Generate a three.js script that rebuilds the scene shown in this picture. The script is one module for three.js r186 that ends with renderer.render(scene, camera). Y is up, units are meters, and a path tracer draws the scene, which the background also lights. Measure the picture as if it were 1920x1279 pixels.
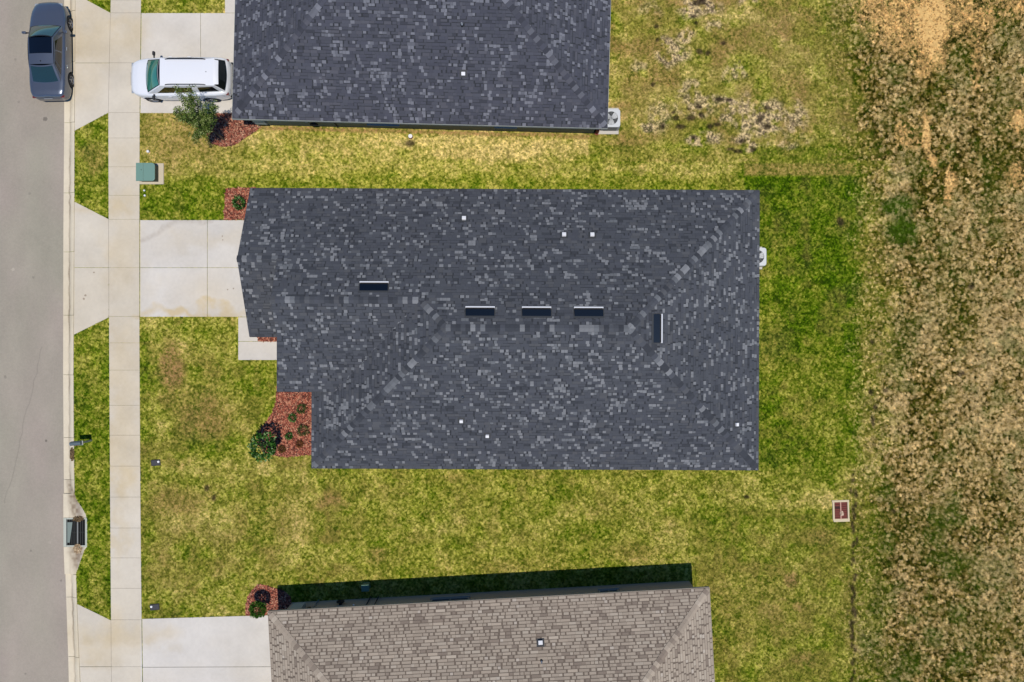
import * as THREE from 'three';
import { mergeGeometries } from 'three/addons/utils/BufferGeometryUtils.js';
import { RoundedBoxGeometry } from 'three/addons/geometries/RoundedBoxGeometry.js';
import { Sky } from 'three/addons/objects/Sky.js';

/* ---------- camera, sky, sun, exposure ---------- */
const scene = new THREE.Scene();
const camera = new THREE.PerspectiveCamera(46.19, 1024 / 682, 0.5, 2000);
camera.position.set(0, 40, 0);
camera.up.set(0, 0, -1);
camera.lookAt(0, 0, 0);
scene.add(camera);

const SUN = new THREE.Vector3(0.117, 1, 0.178).normalize();
const sky = new Sky();
sky.name = 'sky';
sky.scale.setScalar(1500);
sky.userData = { kind: 'structure', label: 'clear midday sky dome', category: 'sky' };
Object.assign(sky.material.uniforms.sunPosition, { value: SUN.clone() });
sky.material.uniforms.turbidity.value = 3;
sky.material.uniforms.rayleigh.value = 1.2;
sky.material.uniforms.mieCoefficient.value = 0.003;
if (sky.material.uniforms.cloudCoverage) sky.material.uniforms.cloudCoverage.value = 0;
scene.add(sky);
scene.environmentIntensity = 0.1;

const sun = new THREE.DirectionalLight(0xfff6ea, 5);
sun.name = 'sun';
sun.position.copy(SUN).multiplyScalar(80);
sun.castShadow = true;
sun.shadow.mapSize.set(4096, 4096);
Object.assign(sun.shadow.camera, { left: -34, right: 34, top: 26, bottom: -26, near: 10, far: 150 });
sun.shadow.radius = 1;
scene.add(sun, sun.target);

const renderer = new THREE.WebGLRenderer({ antialias: true });
renderer.setSize(1024, 682);
renderer.shadowMap.enabled = true;
renderer.toneMapping = THREE.LinearToneMapping;
renderer.toneMappingExposure = 0.86;

/* ---------- helpers ---------- */
function rng(seed) {
  let a = seed >>> 0;
  return () => { a = (a + 0x6D2B79F5) >>> 0; let t = Math.imul(a ^ (a >>> 15), 1 | a); t = (t + Math.imul(t ^ (t >>> 7), 61 | t)) ^ t; return ((t ^ (t >>> 14)) >>> 0) / 4294967296; };
}
function hash(x, y, s) {
  let h = Math.imul(x | 0, 374761393) ^ Math.imul(y | 0, 668265263) ^ Math.imul(s | 0, 1442695041);
  h = Math.imul(h ^ (h >>> 13), 1274126177); h ^= h >>> 16; h = Math.imul(h, 2246822519); h ^= h >>> 13;
  return (h >>> 0) / 4294967296;
}
function vn(x, y, s) {
  const ix = Math.floor(x), iy = Math.floor(y); let fx = x - ix, fy = y - iy;
  fx = fx * fx * (3 - 2 * fx); fy = fy * fy * (3 - 2 * fy);
  const a = hash(ix, iy, s), b = hash(ix + 1, iy, s), c = hash(ix, iy + 1, s), d = hash(ix + 1, iy + 1, s);
  return a + (b - a) * fx + (c - a) * fy + (a - b - c + d) * fx * fy;
}
const fbm = (x, y, s, n = 4) => { let t = 0, a = 0.5, m = 0; for (let i = 0; i < n; i++) { t += a * vn(x, y, s + i); m += a; x = x * 2.03 + 7.1; y = y * 2.03 + 3.7; a *= 0.5; } return t / m; };
const clamp = (v, a = 0, b = 1) => v < a ? a : v > b ? b : v;
const lerp = (a, b, t) => a + (b - a) * t;
const sstep = (a, b, x) => { const t = clamp((x - a) / (b - a)); return t * t * (3 - 2 * t); };
const lin1 = (v) => { v /= 255; return v <= 0.04045 ? v / 12.92 : Math.pow((v + 0.055) / 1.055, 2.4); };
const KEY = 1.4;                                  // how much brighter a sunlit surface shows than its base colour
const base = (r, g, b) => [lin1(r) / KEY, lin1(g) / KEY, lin1(b) / KEY];
const col = (r, g, b) => new THREE.Color().setRGB(...base(r, g, b));
// the site plan: 37.5 plan units to the metre, origin at (960, 639.5)
const U = 37.5, px = (u) => (u - 960) / U, pz = (v) => (v - 639.5) / U;
const at = (u, v) => [px(u), pz(v)];
const used = new Map();
function numbered(n) { const k = used.get(n) || 0; used.set(n, k + 1); return k ? n + '_' + String(k).padStart(3, '0') : n; }
function tag(o, label, category, group, kind) {
  o.userData = { ...o.userData, label, category };
  if (group) o.userData.group = group;
  if (kind) o.userData.kind = kind;
  return o;
}
function shade(o) { o.traverse((c) => { if (c.isMesh) { c.castShadow = true; c.receiveShadow = true; } }); return o; }
function thing(name, label, category, [x, y, z] = [0, 0, 0], turn = 0, group, kind) {
  const g = new THREE.Group(); g.name = numbered(name); g.position.set(x, y, z); g.rotation.y = turn;
  tag(g, label, category, group, kind); scene.add(g); return g;
}
function part(name, geo, mat, parent) { const m = new THREE.Mesh(geo, mat); m.name = name; parent.add(m); m.castShadow = m.receiveShadow = true; return m; }
function solo(name, geo, mat, label, category, group, kind) { const m = new THREE.Mesh(geo, mat); m.name = numbered(name); m.castShadow = m.receiveShadow = true; tag(m, label, category, group, kind); scene.add(m); return m; }
const box = (w, h, d, x = 0, y = 0, z = 0) => new THREE.BoxGeometry(w, h, d).translate(x, y, z);
const rbox = (w, h, d, r, x = 0, y = 0, z = 0, s = 2) => new RoundedBoxGeometry(w, h, d, s, r).translate(x, y, z);
const cyl = (r0, r1, h, n = 16, x = 0, y = 0, z = 0) => new THREE.CylinderGeometry(r0, r1, h, n).translate(x, y, z);
const flat = (g) => { const n = g.index ? g.toNonIndexed() : g; return n; };
function merge(list) { return mergeGeometries(list.map((g) => { const n = flat(g); for (const k of Object.keys(n.attributes)) if (!['position', 'normal', 'uv'].includes(k)) n.deleteAttribute(k); return n; })); }
const std = (color, roughness = 0.85, metalness = 0, extra = {}) => new THREE.MeshStandardMaterial({ color, roughness, metalness, ...extra });
function inside(poly, x, y) {
  let c = false;
  for (let i = 0, j = poly.length - 1; i < poly.length; j = i++) {
    const [xi, yi] = poly[i], [xj, yj] = poly[j];
    if ((yi > y) !== (yj > y) && x < (xj - xi) * (y - yi) / (yj - yi) + xi) c = !c;
  }
  return c;
}
function interp(tbl, v) {
  if (v <= tbl[0][0]) return tbl[0][1];
  for (let i = 1; i < tbl.length; i++) if (v <= tbl[i][0]) return lerp(tbl[i - 1][1], tbl[i][1], (v - tbl[i - 1][0]) / (tbl[i][0] - tbl[i - 1][0]));
  return tbl[tbl.length - 1][1];
}
// a prism over a plan polygon (metres), uv = metres on the plan
function prism(poly, y0, y1) {
  const P = poly.map(([x, z]) => new THREE.Vector2(x, z)); if (THREE.ShapeUtils.area(P) < 0) P.reverse();
  const tri = THREE.ShapeUtils.triangulateShape(P, []), pos = [], uv = [];
  const put = (x, y, z) => { pos.push(x, y, z); uv.push(x, -z); };
  for (const [a, b, c] of tri) for (const i of [a, c, b]) put(P[i].x, y1, P[i].y);
  for (let i = 0; i < P.length; i++) {
    const a = P[i], b = P[(i + 1) % P.length];
    put(a.x, y1, a.y); put(b.x, y1, b.y); put(b.x, y0, b.y);
    put(a.x, y1, a.y); put(b.x, y0, b.y); put(a.x, y0, a.y);
  }
  const g = new THREE.BufferGeometry();
  g.setAttribute('position', new THREE.Float32BufferAttribute(pos, 3)); g.setAttribute('uv', new THREE.Float32BufferAttribute(uv, 2));
  g.computeVertexNormals(); return g;
}
const plan = (list) => list.map(([u, v]) => at(u, v));
function mapTexture(w, h, x0, z0, x1, z1, fn, srgb = true, wrap = THREE.MirroredRepeatWrapping) {   // fn(x, z) -> linear rgb; uv of the mesh = (x, -z) in metres
  const d = new Uint8Array(w * h * 4);
  for (let j = 0; j < h; j++) for (let i = 0; i < w; i++) {
    const x = x0 + (i + 0.5) / w * (x1 - x0), z = z1 - (j + 0.5) / h * (z1 - z0), c = fn(x, z), o = (j * w + i) * 4;
    for (let k = 0; k < 3; k++) { const v = clamp(c[k]); d[o + k] = srgb ? Math.round(255 * (v <= 0.0031308 ? 12.92 * v : 1.055 * Math.pow(v, 1 / 2.4) - 0.055)) : Math.round(255 * v); }
    d[o + 3] = 255;
  }
  const t = new THREE.DataTexture(d, w, h); t.magFilter = THREE.LinearFilter; t.minFilter = THREE.LinearMipmapLinearFilter; t.generateMipmaps = true;
  t.wrapS = t.wrapT = wrap; if (srgb) t.colorSpace = THREE.SRGBColorSpace;
  t.repeat.set(1 / (x1 - x0), 1 / (z1 - z0)); t.offset.set(-x0 / (x1 - x0), z1 / (z1 - z0)); t.needsUpdate = true; return t;
}

/* ---------- the plan of roads, walks and beds ---------- */
const curbL = [[-300, 119], [0, 118], [230, 118], [430, 116.5], [700, 116], [860, 117], [960, 118], [1050, 119.5], [1130, 122], [1230, 125.5], [1290, 127], [1700, 150]];
const curbR = [[-300, 142], [0, 141.5], [230, 140], [430, 139.5], [700, 138], [860, 139], [926, 140], [960, 141], [1077, 143], [1133, 144.5], [1230, 148.5], [1290, 151], [1700, 174]];
const walkL = [[-300, 208], [0, 208], [211, 203.5], [411, 204], [640, 205], [960, 207], [1163, 208.5], [1290, 209.5], [1700, 213]];
const walkR = [[-300, 265], [0, 265], [211, 262.5], [411, 262], [640, 262], [960, 264], [1163, 266], [1290, 267.5], [1700, 272]];
const apronTop = [[142, -200], [163, -14], [163, 0], [208, 24.5], [208, 24.5], [203.8, 211.5], [140.5, 245]];
const apronMid = [[140, 378.5], [204, 411], [204, 595], [138.5, 627.5]];
const apronLow = [[144.5, 1132.5], [208.5, 1163], [213, 1700], [174, 1700], [148.5, 1230]];
const driveTop = [[265, 25], [460, 25], [460, 213], [263, 212]];
const driveMid = [[262, 413], [490, 413], [490, 594], [262, 594]];
const driveLow = [[266, 1160.5], [545, 1152.5], [560, 1700], [272, 1700]];
const walkTop = [[422, -200], [460, -200], [460, 24], [422, 24]];
const entryWalk = [[447, 595], [484, 595], [484, 640.5], [600, 640.5], [600, 675], [447, 675]];
const bedEntry = [[484, 630], [528, 630], [528, 640.2], [484, 640.2]];
const bedFront = [[519, 725], [517, 755], [510, 775], [500, 790], [489, 803], [484, 815], [484, 832], [492, 846], [506, 852], [520, 855], [537, 857], [560, 855], [592, 851], [605, 851], [605, 725]];
const bedGarage = [[423, 354], [445, 352], [480, 352], [480, 412], [420, 412]];
const bedTop = [[404, 213], [460, 213], [483, 236], [489, 237], [480, 246], [466, 255], [452, 264], [440, 272], [424, 275], [410, 274], [399, 270], [393, 262], [388, 250], [392, 234]];
const bedLow = [[460.5, 1153.5], [461, 1135], [464, 1120], [472, 1107], [483, 1096], [496, 1096.5], [512, 1102], [530, 1106], [546, 1120], [546, 1152]];
const padTransformer = [[262.5, 307], [308, 307], [308, 345.5], [262.5, 345.5]];
const padAcTop = [[1118, 203], [1159.5, 203], [1159.5, 252], [1118, 252]];
const padAcMid = [[1395, 463], [1428.5, 463], [1428.5, 505], [1395, 505]];
const yardDrain = [[1559, 936], [1593, 936], [1593, 979], [1559, 979]];
const flareN = [[118, 926], [140, 926], [146, 940], [152, 949], [160, 962], [163, 971], [118, 971]];
const flareS = [[118.5, 1026], [163, 1026], [159, 1031], [151, 1053], [143, 1077], [120.3, 1077]];
const inlet = [[118, 971], [163.5, 971], [163.5, 1026], [118.5, 1026]];
const houseMidWalls = [[500, 380], [1380, 380], [1380, 855], [620, 855], [620, 720], [560, 720], [560, 620], [500, 620]];
const houseTopWalls = [[485, -200], [1110, -200], [1122, 249], [485, 233]];
const houseLowWalls = [[546, 1130], [1290, 1091], [1310, 1700], [570, 1700]];
const hardList = [apronTop, apronMid, apronLow, driveTop, driveMid, driveLow, walkTop, entryWalk, bedEntry, bedFront, bedGarage, bedTop, bedLow, padTransformer, padAcTop, padAcMid, yardDrain, flareN, flareS, inlet, houseMidWalls, houseTopWalls, houseLowWalls]
  .map((p) => ({ p, b: [Math.min(...p.map((q) => q[0])), Math.max(...p.map((q) => q[0])), Math.min(...p.map((q) => q[1])), Math.max(...p.map((q) => q[1]))] }));
function hard(u, v) {
  if (u < interp(curbR, v) + 0.6) return true;
  if (u > interp(walkL, v) - 0.4 && u < interp(walkR, v) + 0.4) return true;
  for (const { p, b } of hardList) if (u > b[0] - 1 && u < b[1] + 1 && v > b[2] - 1 && v < b[3] + 1 && inside(p, u, v)) return true;
  return false;
}

/* ---------- what grows where ---------- */
const blob = (u, v, cu, cv, ru, rv, soft = 0.5) => { const q = Math.hypot((u - cu) / ru, (v - cv) / rv); return 1 - sstep(1 - soft, 1 + soft, q); };
const band = (x, a, b, s) => sstep(a - s, a + s, x) * (1 - sstep(b - s, b + s, x));
// [cu, cv, ru, rv, strength] bare brown thatch / dead grey sod / fresh green
const BROWN = [[322, 690, 22, 50, 0.9], [350, 760, 30, 40, 0.35], [385, 775, 50, 48, 0.55], [330, 865, 22, 14, 0.4], [335, 940, 55, 22, 0.45], [398, 930, 12, 10, 0.35], [618, 940, 38, 13, 0.6], [708, 1042, 20, 12, 0.5], [852, 898, 22, 9, 0.4], [1485, 1085, 18, 12, 0.9], [1497, 1137, 14, 9, 0.6], [1505, 1238, 22, 12, 0.5], [1420, 1130, 90, 70, 0.25], [1540, 1010, 25, 18, 0.35], [1180, 1035, 60, 18, 0.25], [540, 975, 60, 40, 0.25], [345, 262, 95, 52, 0.42], [330, 225, 60, 20, 0.4], [175, 300, 22, 30, 0.4], [560, 260, 60, 14, 0.2], [1450, 650, 30, 40, 0.25], [180, 300, 18, 20, 0.2], [1580, 420, 16, 18, 0.3], [980, 1060, 90, 16, 0.22]];
const DEAD = [[1255, 100, 30, 28, 1], [1310, 15, 40, 18, 1], [1285, 68, 16, 14, 0.9], [1195, 125, 12, 10, 0.6], [1285, 160, 20, 12, 0.7], [1375, 140, 22, 13, 0.8], [1387, 130, 7, 14, 0.9], [1340, 50, 14, 12, 0.7], [1320, 185, 45, 14, 0.7], [1365, 192, 14, 12, 1], [1300, 205, 36, 18, 0.75], [1232, 215, 24, 26, 0.55], [1215, 236, 10, 10, 0.9], [1360, 220, 14, 18, 0.8], [1392, 215, 16, 34, 0.9], [1440, 225, 34, 34, 0.95], [1490, 225, 20, 28, 0.8], [1320, 262, 34, 12, 0.9], [1400, 265, 24, 16, 0.9], [1470, 262, 46, 14, 0.6], [1385, 2, 8, 8, 0.9], [1412, 4, 8, 7, 0.9], [1215, 20, 20, 14, 0.4]];
const GREEN = [[1685, 385, 30, 20, 1.2], [1690, 430, 30, 30, 1.3], [1675, 650, 36, 48, 0.55], [1690, 610, 30, 30, 0.4], [1630, 1150, 26, 110, 0.8], [1640, 1000, 22, 60, 0.5], [1690, 195, 20, 12, 0.5], [1610, 75, 18, 16, 0.45], [1800, 110, 22, 30, 0.45], [1815, 150, 12, 20, 0.5], [1880, 200, 30, 60, 0.3], [1890, 60, 26, 40, 0.4], [1780, 390, 22, 30, 0.35], [1700, 300, 20, 14, 0.4], [1870, 440, 16, 26, 0.4], [1790, 560, 60, 90, 0.25], [1830, 1180, 60, 60, 0.3], [1640, 1250, 40, 50, 0.5], [1730, 1000, 60, 60, 0.2], [1880, 310, 30, 40, 0.3], [1770, 205, 28, 14, 0.35], [1660, 230, 16, 20, 0.3]];
const SANDY = [[1745, 40, 34, 62, 1], [1750, 90, 22, 30, 0.8], [1690, 30, 60, 44, 0.62], [1650, 10, 40, 30, 0.5], [1700, 80, 40, 30, 0.45], [1790, 25, 50, 40, 0.55], [1840, 30, 30, 26, 0.45], [1738, 250, 8, 34, 0.85], [1748, 298, 8, 22, 0.9], [1781, 340, 7, 24, 0.75], [1776, 370, 8, 16, 0.5], [1728, 120, 14, 26, 0.5], [1910, 225, 16, 18, 0.8], [1830, 90, 10, 70, 0.35], [1900, 10, 20, 30, 0.5], [1700, 255, 26, 22, 0.3], [1905, 330, 18, 18, 0.45]];
const DIRT = [[1231, 48, 6, 4], [1308, 8, 8, 5], [1318, 5, 7, 6], [1302, 30, 5, 4], [1306, 44, 4, 4], [1310, 96, 7, 5], [1325, 99, 5, 4], [1232, 75, 5, 4], [1357, 82, 6, 4], [1222, 157, 4, 4], [1349, 185, 8, 4], [1366, 186, 6, 4], [1241, 235, 5, 7], [1266, 222, 7, 5], [1296, 223, 9, 5], [1312, 200, 7, 5], [1316, 216, 6, 6], [1331, 238, 6, 7], [1345, 236, 8, 4], [1262, 210, 4, 3], [1292, 206, 4, 3], [1439, 204, 7, 4], [1440, 237, 6, 6], [1428, 222, 6, 6], [1302, 256, 6, 4], [1383, 285, 9, 4], [1392, 265, 7, 5], [1412, 280, 8, 4], [1370, 281, 8, 3], [1275, 238, 10, 5], [1575, 415, 7, 8], ...Array.from({ length: 30 }, (_, i) => [1600 + 3 * Math.sin(i * 2.3) + 2 * Math.sin(i * 5.1), 890 + i * 13.2 + 4 * Math.sin(i * 3.7), 2.2 + 1.6 * Math.abs(Math.sin(i * 1.7)), 4 + 5 * Math.abs(Math.sin(i * 2.9))]), [1600, 1166, 6, 4], [1635, 640, 5, 5], [1633, 735, 5, 6], [1660, 733, 5, 5], [1642, 765, 5, 5], [1637, 790, 4, 10], [1820, 536, 6, 5], [1802, 700, 7, 5], [1402, 930, 5, 4], [1674, 957, 5, 4], [390, 915, 5, 6], [402, 933, 4, 6], [770, 268, 10, 7]];
const DRY2 = [[880, 275, 250, 24, 0.86], [430, 245, 130, 34, 0.66], [640, 285, 170, 26, 0.64], [1250, 316, 130, 9, 0.66]];
function macro(u, v) {
  const w1 = (fbm(u / 26, v / 26, 11, 3) - 0.5), w2 = (fbm(u / 26, v / 26, 21, 3) - 0.5);
  const un = u + w1 * 26, vq = v + w2 * 26;
  let d = 0.46 + (fbm(u / 70, v / 55, 1, 3) - 0.5) * 0.62, lum = 1;
  // greener margins along the walks
  const edge = Math.min(Math.abs(u - interp(walkR, v)), 400);
  if (u > 262) d -= 0.17 * (1 - sstep(6, 42, edge));
  if (u < 210) d = 0.32 + (fbm(u / 26, v / 40, 3, 3) - 0.5) * 0.4;
  const nStrip = band(v, 205, 352, 10) * (1 - sstep(1092, 1112, u)) * sstep(255, 270, u);
  d = lerp(d, 0.56 + (fbm(u / 60, v / 22, 5, 3) - 0.5) * 0.4, nStrip);
  for (const [a, b, c, e, s] of DRY2) d = lerp(d, s + (fbm(u / 22, v / 12, 7, 3) - 0.5) * 0.25, blob(un, vq, a, b, c, e, 0.35) * 0.9 * (u < 1104 || b > 300 ? 1 : 0));
  // the freshly laid strip along the north wall of the dark roofed house, and the corner by the walk
  d = lerp(d, 0.34 + (fbm(u / 30, v / 14, 9, 2) - 0.5) * 0.3, 0.8 * sstep(322, 338, vq) * (1 - sstep(352, 380, v) * 0) * (v < 420 ? 1 : 0) * (1 - sstep(1392, 1396, u)));
  d = lerp(d, 0.24, 0.7 * blob(un, vq, 350, 385, 95, 36, 0.4));
  // north east yard with its square dead patches
  const ne = sstep(1104, 1107, u) * (1 - sstep(301, 305, v)) * (1 - sstep(1590, 1606, un));
  d = lerp(d, 0.57 + (fbm(u / 34, v / 34, 13, 4) - 0.5) * 0.8, ne * 0.9);
  d = lerp(d, 0.27, 0.75 * ne * band(v, 272, 303, 5) * (0.5 + 0.5 * sstep(1380, 1450, u)));
  d = lerp(d, 0.3, 0.6 * ne * blob(un, vq, 1150, 60, 14, 30, 0.6)); d = lerp(d, 0.3, 0.6 * ne * blob(un, vq, 1555, 40, 40, 90, 0.6));
  // dark green back yard, cut square
  const back = sstep(1394, 1397, u) * (1 - sstep(1608, 1626, un)) * sstep(328, 334, v) * (1 - sstep(860, 900, vq));
  d = lerp(d, 0.2 + (fbm(u / 40, v / 40, 15, 4) - 0.5) * 0.5 + 0.1 * sstep(560, 860, v), back * 0.95);
  d = lerp(d, 0.1, back * 0.6 * (1 - sstep(360, 520, v)));
  d = lerp(d, 0.3, back * 0.4 * blob(un, vq, 1500, 380, 60, 30, 0.6));
  d = lerp(d, 0.4, 0.5 * band(v, 305, 331, 2) * sstep(1394, 1398, u) * (1 - sstep(1600, 1620, un)));
  const se = sstep(1289, 1292, u) * sstep(955, 966, vq) * (1 - sstep(1598, 1606, u));
  d = lerp(d, 0.43 + (fbm(u / 44, v / 44, 17, 4) - 0.5) * 0.5, se * 0.9);
  d = lerp(d, 0.28, 0.6 * band(v, 955, 990, 8) * sstep(1289, 1294, u) * (1 - sstep(1560, 1600, u)));
  d = lerp(d, 0.43 + (fbm(u / 50, v / 30, 19, 4) - 0.5) * 0.5, 0.7 * band(v, 870, 1110, 20) * sstep(560, 620, u) * (1 - sstep(1280, 1292, u)));
  d = lerp(d, 0.42, 0.5 * band(v, 878, 905, 8) * sstep(560, 620, u) * (1 - sstep(1380, 1420, u)));
  d += (fbm(u / 15, v / 15, 37, 3) - 0.5) * 0.36;
  // brown thatch
  let br = 0; for (const [a, b, c, e, s] of BROWN) br = Math.max(br, s * blob(un, vq, a, b, c, e, 0.6));
  br = Math.max(br, 0.5 * band(v, 306, 329, 2) * sstep(1394, 1397, u) * (1 - sstep(1590, 1620, un)));
  let dead = 0; for (const [a, b, c, e, s] of DEAD) dead = Math.max(dead, s * blob(un, vq, a, b, c, e, 0.35));
  dead *= ne * sstep(0.3, 0.56, fbm(u / 11, v / 11, 39, 3)); br = Math.max(br, ne * 0.55 * sstep(0.4, 0.75, fbm(u / 30 + 4, v / 30, 29, 3)) * (1 - sstep(1500, 1580, u) * 0.6) * (1 - band(v, 272, 303, 5) * 0.6)); br = Math.max(br, 0.28 * sstep(0.5, 0.8, fbm(u / 24 + 4, v / 24, 31, 3)) * (u > 262 && u < 600 && v > 560 ? 1 : 0.5));
  // the unmown field to the east
  const edgeU = v < 300 ? 1600 : v < 880 ? 1616 : 1604;
  let fld = sstep(-16, 34, un - edgeU + w1 * 60 * (v < 900 ? 1 : 0.2)); fld = Math.max(fld, 0.35 * sstep(-50, 0, un - edgeU));
  fld = Math.max(fld, 0.45 * sstep(-60, 10, un - edgeU) * (v < 320 ? 1 : 0));
  let gr = 0; for (const [a, b, c, e, s] of GREEN) gr = Math.max(gr, s * blob(un, vq, a, b, c, e, 0.55));
  let sand = 0; for (const [a, b, c, e, s] of SANDY) sand = Math.max(sand, s * blob(un, vq, a, b, c, e, 0.5));
  let dirt = 0; for (const [a, b, c, e] of DIRT) dirt = Math.max(dirt, blob(u + w1 * 8, v + w2 * 8, a, b, c, e, 0.4));
  const fd = 0.44 + (fbm(u / 60, v / 80, 23, 4) - 0.5) * 1.1 + 0.2 * sstep(1720, 1900, u) * sstep(250, 700, v) * (1 - 0.5 * sstep(850, 1100, v)) - 0.1 * sstep(850, 1100, v) - 0.12 * band(v, 120, 330, 40);
  const on = fbm(u / 28 + 9, v / 28, 33, 4);
  let ol = 0.75 * ne * (1 - 0.6 * band(v, 272, 303, 5)) * sstep(0.3, 0.62, on) + 0.7 * se * sstep(0.36, 0.66, on) + (u > 262 && u < 640 && v > 640 ? 0.6 * sstep(0.42, 0.7, on) : 0) + (u > 560 && u < 1290 && v > 870 ? 0.4 * sstep(0.48, 0.72, on) : 0) + 0.55 * back * sstep(0.55, 0.78, on) + 0.45 * nStrip * (1 - sstep(420, 520, u)) * sstep(0.3, 0.6, on) * (v < 330 ? 1 : 0);
  const wallFoot = v - (236.5 + (u - 485) * 0.0262); if (u > 485 && u < 1106) br = Math.max(br, 0.85 * (1 - sstep(2, 6, Math.abs(wallFoot - 3 + w1 * 4))));
  if (v > 300) fld = Math.min(fld, Math.max(0.32 * sstep(-20, 10, un - edgeU), sstep(0, 95, un - edgeU + 14 + w1 * 70)));
  gr = Math.max(gr, 0.5 * sstep(0.5, 0.72, fbm(u / 22, v / 22, 36, 3))); gr = Math.max(gr, sstep(0.48, 0.7, fbm(u / 46, v / 46, 35, 3)) * 0.75 * sstep(780, 950, v) * (1 - 0.6 * sstep(1780, 1900, u)));
  return [d, br, dead, fld, gr, sand, dirt, fd, clamp(ol)];
}
const MU0 = 0, MV0 = -110, MSTEP = 2, MW = 1015, MH = 730, MN = 9;
const MAC = new Float32Array(MW * MH * MN);
for (let j = 0; j < MH; j++) for (let i = 0; i < MW; i++) MAC.set(macro(MU0 + i * MSTEP, MV0 + j * MSTEP), (j * MW + i) * MN);
const mbuf = new Float32Array(MN);
function macroAt(u, v) {
  const fx = clamp((u - MU0) / MSTEP, 0, MW - 1.01), fy = clamp((v - MV0) / MSTEP, 0, MH - 1.01), i = fx | 0, j = fy | 0, a = fx - i, b = fy - j, o = (j * MW + i) * MN;
  for (let k = 0; k < MN; k++) mbuf[k] = lerp(lerp(MAC[o + k], MAC[o + MN + k], a), lerp(MAC[o + MW * MN + k], MAC[o + MW * MN + MN + k], a), b);
  return mbuf;
}
const RAMP = [base(62, 96, 8), base(104, 134, 16), base(148, 154, 50), base(184, 181, 82), base(212, 194, 114), base(236, 214, 140)];
const FRAMP = [base(66, 70, 12), base(112, 104, 28), base(156, 136, 64), base(196, 168, 104), base(216, 188, 126), base(230, 204, 146)];
const C_BROWN = base(176, 140, 92), C_DEAD = base(222, 200, 150), C_DEADG = base(160, 138, 118), C_OLIVE = base(150, 136, 66), C_SAND = base(236, 194, 124), C_DIRT = base(58, 46, 38), C_FGREEN = base(78, 108, 18);
function ramp(R, t, out) { t = clamp(t, 0, 0.9999) * (R.length - 1); const i = t | 0, f = t - i; for (let k = 0; k < 3; k++) out[k] = lerp(R[i][k], R[i + 1][k], f); return out; }
const gout = [0, 0, 0], gtmp = [0, 0, 0];
const speck = (u, v) => { const a = vn(u / 2.1, v / 2.1, 41), b = vn(u / 4.0 + 5, v / 4.0, 43), t = 0.55 * a + 0.45 * b; return clamp((t - 0.5) * 2.8, -0.8, 0.8); };
function turf(u, v, jit, lumJ) {           // linear base colour of the turf; jit shifts the dryness of one blade or speck
  const m = macroAt(u, v), [d, br, dead, fld, gr, sand, dirt, fd, ol] = m;
  const sp = speck(u, v); lumJ *= 1 + sp * (0.5 + 0.15 * fld) * (1 - 0.75 * sand); jit += sp * (0.5 + 0.3 * fld);
  ramp(RAMP, d + jit * 0.45, gout);
  const mixin = (c, t) => { for (let k = 0; k < 3; k++) gout[k] = lerp(gout[k], c[k], t); };
  if (ol > 0.01) mixin(C_OLIVE, clamp(ol * (0.7 + jit * 0.5)));
  if (br > 0.01) mixin(C_BROWN, clamp(br * (0.75 + jit * 1.1)));
  if (dead > 0.01) mixin(jit > 0.02 ? C_DEAD : C_DEADG, clamp(dead * (1 + jit)));
  if (fld > 0.01) {
    ramp(FRAMP, fd + jit * 1.15, gtmp); mixin(gtmp, clamp(fld + jit * 0.6 * (1 - fld)));
    if (gr > 0.01) mixin(C_FGREEN, clamp(gr * (1 - jit * 0.7)) * Math.min(1, fld * 1.3));
    if (sand > 0.01) mixin(C_SAND, clamp(sand * 1.25 + jit * 0.8 * (sand < 0.8 ? 1 : 0.3)));
  }
  if (dirt > 0.01) mixin(C_DIRT, clamp(dirt * 0.85));
  for (let k = 0; k < 3; k++) gout[k] *= lumJ;
  return gout;
}
const groundMap = mapTexture(2048, 1400, -25.6, -18, 25.6 + 1.6, 18.4, (x, z) => {
  const u = x * U + 960, v = z * U + 639.5;
  const c = hash(Math.floor(u / 1.3), Math.floor(v / 1.3), 47);
  return turf(u, v, (c - 0.5) * 0.3, 0.92 + 0.24 * (c - 0.5));
});

/* ---------- ground, road, kerb, walks ---------- */
{
  const backEdge = [[-300, 142], [0, 141.5], [230, 140], [430, 139.5], [700, 138], [860, 139], [926, 140], [940, 146], [949, 152], [962, 160], [971, 163], [1026, 163], [1031, 159], [1053, 151], [1077, 143], [1133, 144.5], [1230, 148.5], [1290, 151], [1700, 174]];
  const xs = [-420, -120, -60, -30, -1, -2, -18, -8, 0, 8, 18, 30, 60, 120, 420], zs = [-420, -120, -60, -30, ...backEdge.map((q) => pz(q[1] === 0 ? 0 : q[0])), 40, 60, 120, 420];
  const pos = [], uv = [], idx = [];
  for (const z of zs) for (const q of xs) { const e = px(interp(backEdge, z * U + 639.5)), x = q === -1 ? e - 0.05 : q === -2 ? e - 0.02 : q; pos.push(x, x < e - 0.03 ? -0.16 : 0, z); uv.push(x, -z); }
  for (let j = 0; j < zs.length - 1; j++) for (let i = 0; i < xs.length - 1; i++) { const a = j * xs.length + i, b = a + 1, c = a + xs.length, d = c + 1; idx.push(a, c, b, b, c, d); }
  const g = new THREE.BufferGeometry(); g.setAttribute('position', new THREE.Float32BufferAttribute(pos, 3)); g.setAttribute('uv', new THREE.Float32BufferAttribute(uv, 2)); g.setIndex(idx); g.computeVertexNormals();
  solo('ground', g, new THREE.MeshPhysicalMaterial({ color: 0xffffff, roughness: 1, specularIntensity: 0.1, map: groundMap }), 'patchy lawn and dry field ground around the houses', 'ground', null, 'structure');
}
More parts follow.
